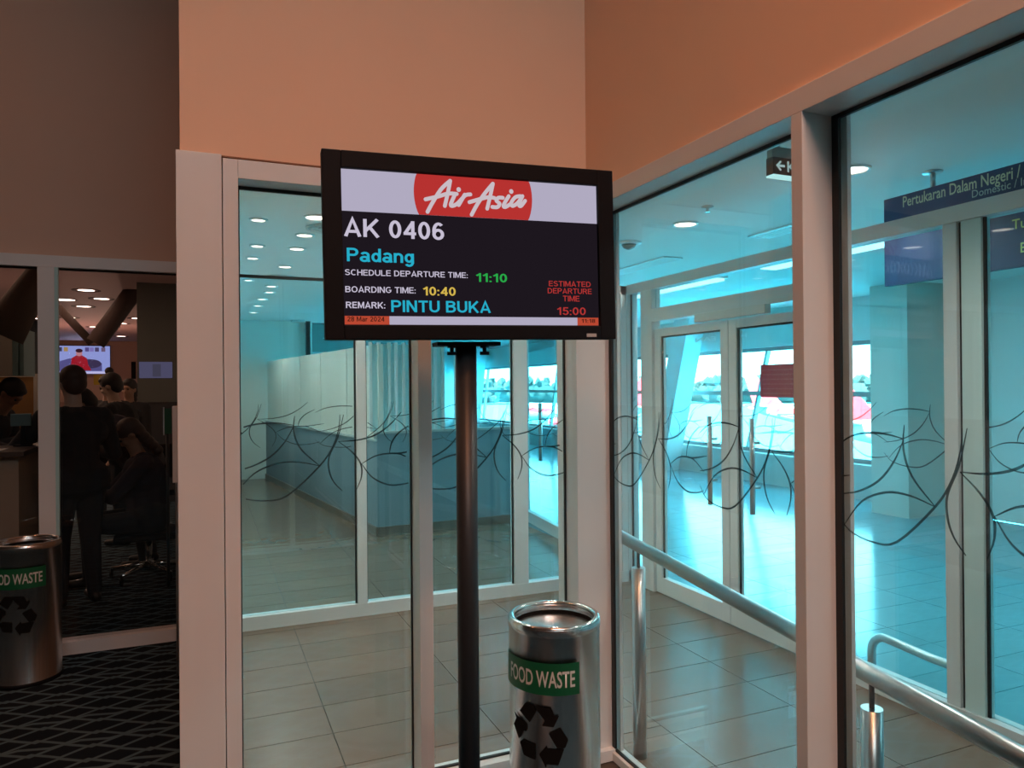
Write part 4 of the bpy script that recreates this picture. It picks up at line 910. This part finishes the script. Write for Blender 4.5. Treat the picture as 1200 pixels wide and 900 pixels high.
    if hstyle == 'long':
        for k in range(5): hh((0, -.055, -.03-.05*k), .075-.004*k, (1.1, .75, .8))
    for f in hb.bm.faces: f.smooth = True
    hb.build('hair', hair, t, 'brown hair' if hair is HAIRB else 'black hair')
    eb_ = MB()
    for s_ in (-1, 1): bmesh.ops.create_uvsphere(eb_.bm, u_segments=8, v_segments=6, radius=.010, matrix=H2 @ Matrix.Translation((.031*s_, .084, .012)))
    eb_.build('eyes', EYEM, t)
    return t, base
AF = [((-.28, .25, 1.0), (-.16, .46, 1.12)), ((.28, .25, 1.0), (.14, .46, 1.12))]
P = person
P('person in black at the far left, head bowed over the desk', dep(12, 473, 6.3), 110, 22, 40, [((-.26, .22, 1.05), (-.14, .44, 1.12)), ((.26, .22, 1.05), (.12, .44, 1.12))], BLK)
P('brown-haired person in black seen from behind, right of the white mullion', dep(85, 456, 5.3), -25, 4, 8, [((-.34, .22, 1.1), (-.50, .36, 1.19)), ((.30, .12, 1.06), (.22, .36, 1.08))], BLK, SKINL, HAIRB, hstyle='short')
P('person in dark plum bending forward beside the brown-haired person', dep(98, 478, 6.3), -80, 42, 20, [((-.22, .42, .92), (-.12, .62, 1.0)), ((.24, .42, .92), (.14, .62, 1.0))], DPL, SKIN, HAIR)
P('short-haired man in black facing left with a light forehead', dep(130, 468, 7.3), -72, 10, 18, AF, BLK, SKINL, HAIR)
P('person with hair in a bun standing behind the short-haired man', dep(127, 451, 8.1), -150, 0, 5, None, BLK, SKIN, HAIR, hstyle='bun')
P('long-haired person in black standing near the slim wall speaker', dep(151, 461, 9.1), -160, 0, 5, None, BLK, SKIN, HAIR, hstyle='long', scale=.97)
tp, sb = P('brown-haired person sitting low on the office chair beside the left column', dep(153, 499, 5.95), -95, 5, 40, [((-.24, .26, .70), (-.12, .45, .78)), ((.24, .26, .70), (.12, .45, .78))], DPL, SKIN, HAIRB, seated=True, hstyle='long')

# office chair under the seated person
oc = root('office_chair', 'black swivel chair with a chrome star base beside the left column', 'chair', (sb.x, sb.y, 0))
box('seat', sb.x-.24, sb.x+.22, sb.y-.23, sb.y+.23, .33, .385, M['black'], oc, bevel=.02)
box('backrest', sb.x+.25, sb.x+.29, sb.y-.22, sb.y+.22, .48, .98, M['black'], oc, bevel=.02)
box('back_support', sb.x+.20, sb.x+.23, sb.y-.03, sb.y+.03, .34, .7, M['black'], oc)
MB().tube(((sb.x, sb.y, .09), (sb.x, sb.y, .34)), .025).build('gas_column', M['steelr'], oc, 'chrome column')
for k in range(5):
    a = 2*PI*k/5+.3; e = Vector((sb.x+.30*math.cos(a), sb.y+.30*math.sin(a), .075))
    l = MB().tube(((sb.x, sb.y, .11), e), [.022, .013]).build('leg', M['steelr'], oc, 'chrome leg')
    MB().tube((e+Vector((-.012, 0, -.045)), e+Vector((.012, 0, -.045))), .028, 12).tube((e, e+Vector((0, 0, -.03))), .007, 8).build('castor', M['black'], l)
q = on(190, 632, 2, .0)
oc2 = root('office_chair', 'empty office chair with shiny chrome star base, nearest the left column', 'chair', (q.x-.10, q.y+.25, 0))
cx, cy = q.x-.10, q.y+.25
box('seat', cx-.22, cx+.22, cy-.22, cy+.22, .44, .50, M['black'], oc2, bevel=.02); box('backrest', cx-.2, cx+.2, cy+.20, cy+.24, .58, .95, M['black'], oc2, bevel=.015); box('back_support', cx-.03, cx+.03, cy+.21, cy+.235, .46, .6, M['black'], oc2)
MB().tube(((cx, cy, .09), (cx, cy, .45)), .024).build('gas_column', M['steelr'], oc2, 'chrome column')
for k in range(5):
    a = 2*PI*k/5+.9; e = Vector((cx+.27*math.cos(a), cy+.27*math.sin(a), .08))
    l = MB().tube(((cx, cy, .13), e), [.02, .012]).build('leg', M['steelr'], oc2, 'chrome leg')
    MB().tube((e+Vector((-.012, 0, -.05)), e+Vector((.012, 0, -.05))), .028, 12).tube((e, e+Vector((0, 0, -.03))), .007, 8).build('castor', M['black'], l)

# ================================================================== OUTSIDE: apron, trees, aircraft
GZ = -8.6
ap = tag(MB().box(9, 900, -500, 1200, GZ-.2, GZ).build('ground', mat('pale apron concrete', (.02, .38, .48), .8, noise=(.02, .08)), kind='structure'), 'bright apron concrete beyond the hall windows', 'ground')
tl = MB(); random.seed(11)
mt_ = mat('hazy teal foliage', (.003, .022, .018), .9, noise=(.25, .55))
for k in range(1500):
    a = math.radians(8+k*.0625); D = 400+random.uniform(-10, 25); r = random.uniform(1.7, 2.9)
    bmesh.ops.create_icosphere(tl.bm, subdivisions=1, radius=r, matrix=Matrix.Translation((D*math.sin(a), D*math.cos(a), GZ+random.uniform(2, 13))))
tl.tube([(400*math.sin(math.radians(q)), 400*math.cos(math.radians(q)), GZ+5) for q in range(8, 104, 2)], 5, 6)
for v in tl.bm.verts: v.co += Vector((random.uniform(-.8, .8), random.uniform(-.8, .8), random.uniform(-.8, .8)))
t = tl.build('tree_line', mt_, kind='stuff'); tag(t, 'hazy teal line of trees at the far edge of the apron', 'trees')
AW = mat('white aircraft paint', (.22, .25, .26), .4); AR = mat('red aircraft paint', (.45, .006, .010), .5); AD = mat('dark windows', (.05, .06, .07), .3)
def plane(label, tail, head_deg, L=37.0):
    """tail: ground point below the tail; head_deg: direction tail -> nose"""
    t = root('airliner', label, 'aircraft', (tail.x, tail.y, GZ), 'parked airliners'); a = math.radians(head_deg); d = Vector((math.sin(a), math.cos(a), 0)); s = Vector((d.y, -d.x, 0)); z = Vector((0, 0, 1)); b0 = Vector((tail.x, tail.y, GZ))
    def W_(f, si, h): return b0+d*f+s*si+z*h
    MB().tube([W_(0, 0, 5.2), W_(3, 0, 4.8), (W_(9, 0, 4.2)), W_(12, 0, 4.1), W_(32, 0, 4.1), W_(35, 0, 4.0), W_(36.6, 0, 3.7), W_(37.3, 0, 3.5)], [.25, 1.0, 1.85, 2.0, 2.0, 1.7, 1.0, .2], 24).build('fuselage', AW, t)
    MB().hexa([W_(1.0, -.15, 5.6), W_(7.2, -.15, 5.6), W_(7.2, .15, 5.6), W_(1.0, .15, 5.6)], [W_(-.8, -.06, 11.6), W_(1.6, -.06, 11.6), W_(1.6, .06, 11.6), W_(-.8, .06, 11.6)]).build('tail_fin', AR, t, 'red tail fin')
    for q in (-1, 1):
        MB().hexa([W_(14, 1.6*q, 3.1), W_(20.5, 1.6*q, 3.1), W_(20.5, 1.6*q, 3.6), W_(14, 1.6*q, 3.6)], [W_(11.5, 17*q, 4.3), W_(13, 17*q, 4.3), W_(13, 17*q, 4.45), W_(11.5, 17*q, 4.45)]).build('wing', AW, t)
        MB().hexa([W_(1.5, .5*q, 5.3), W_(4.5, .5*q, 5.3), W_(4.5, .5*q, 5.55), W_(1.5, .5*q, 5.55)], [W_(-.2, 6*q, 5.8), W_(1.2, 6*q, 5.8), W_(1.2, 6*q, 5.9), W_(-.2, 6*q, 5.9)]).build('tailplane', AW, t)
        MB().tube([W_(16.5, 5.7*q, 2.0), W_(18, 5.7*q, 2.1), W_(20.5, 5.7*q, 2.1), W_(21.3, 5.7*q, 2.1)], [.6, 1.0, 1.05, .9], 18).build('engine', AR, t, 'red engine cowling')
        MB().tube([W_(17.5, 2.5*q, 3.1), W_(17.5, 2.5*q, .9)], .15, 8).tube([W_(17.5, 2.2*q, .6), W_(17.5, 2.8*q, .6)], .6, 14).build('landing_gear', AD, t)
        st_ = MB()
        for (f0, f1, h0, h1) in ((6, 16, 4.2, 5.2), (24, 31, 4.0, 5.0)):
            st_.hexa([W_(f0, 1.9*q, h0), W_(f1, 1.97*q, h0), W_(f1, 2.03*q, h0), W_(f0, 2.0*q, h0)], [W_(f0, 1.6*q, h1), W_(f1, 1.72*q, h1), W_(f1, 1.9*q, h1), W_(f0, 1.9*q, h1)])
        st_.build('livery_stripe', AR, t, 'red livery stripe')
    MB().tube([W_(32, 0, 2.2), W_(32, 0, .7)], .12, 8).tube([W_(32, -.3, .5), W_(32, .3, .5)], .5, 12).build('landing_gear', AD, t)
g = dep(878, 500, 150); plane('parked airliner whose red tail shows beside the red notice', Vector((g.x, g.y, 0)), 150)
g = dep(760, 500, 150); plane('distant parked airliner seen past the left edge of the doors', Vector((g.x, g.y, 0)), -25)
g = dep(962, 500, 84); plane('nearest parked airliner seen right of the big mullion', Vector((g.x, g.y, 0)), 115)
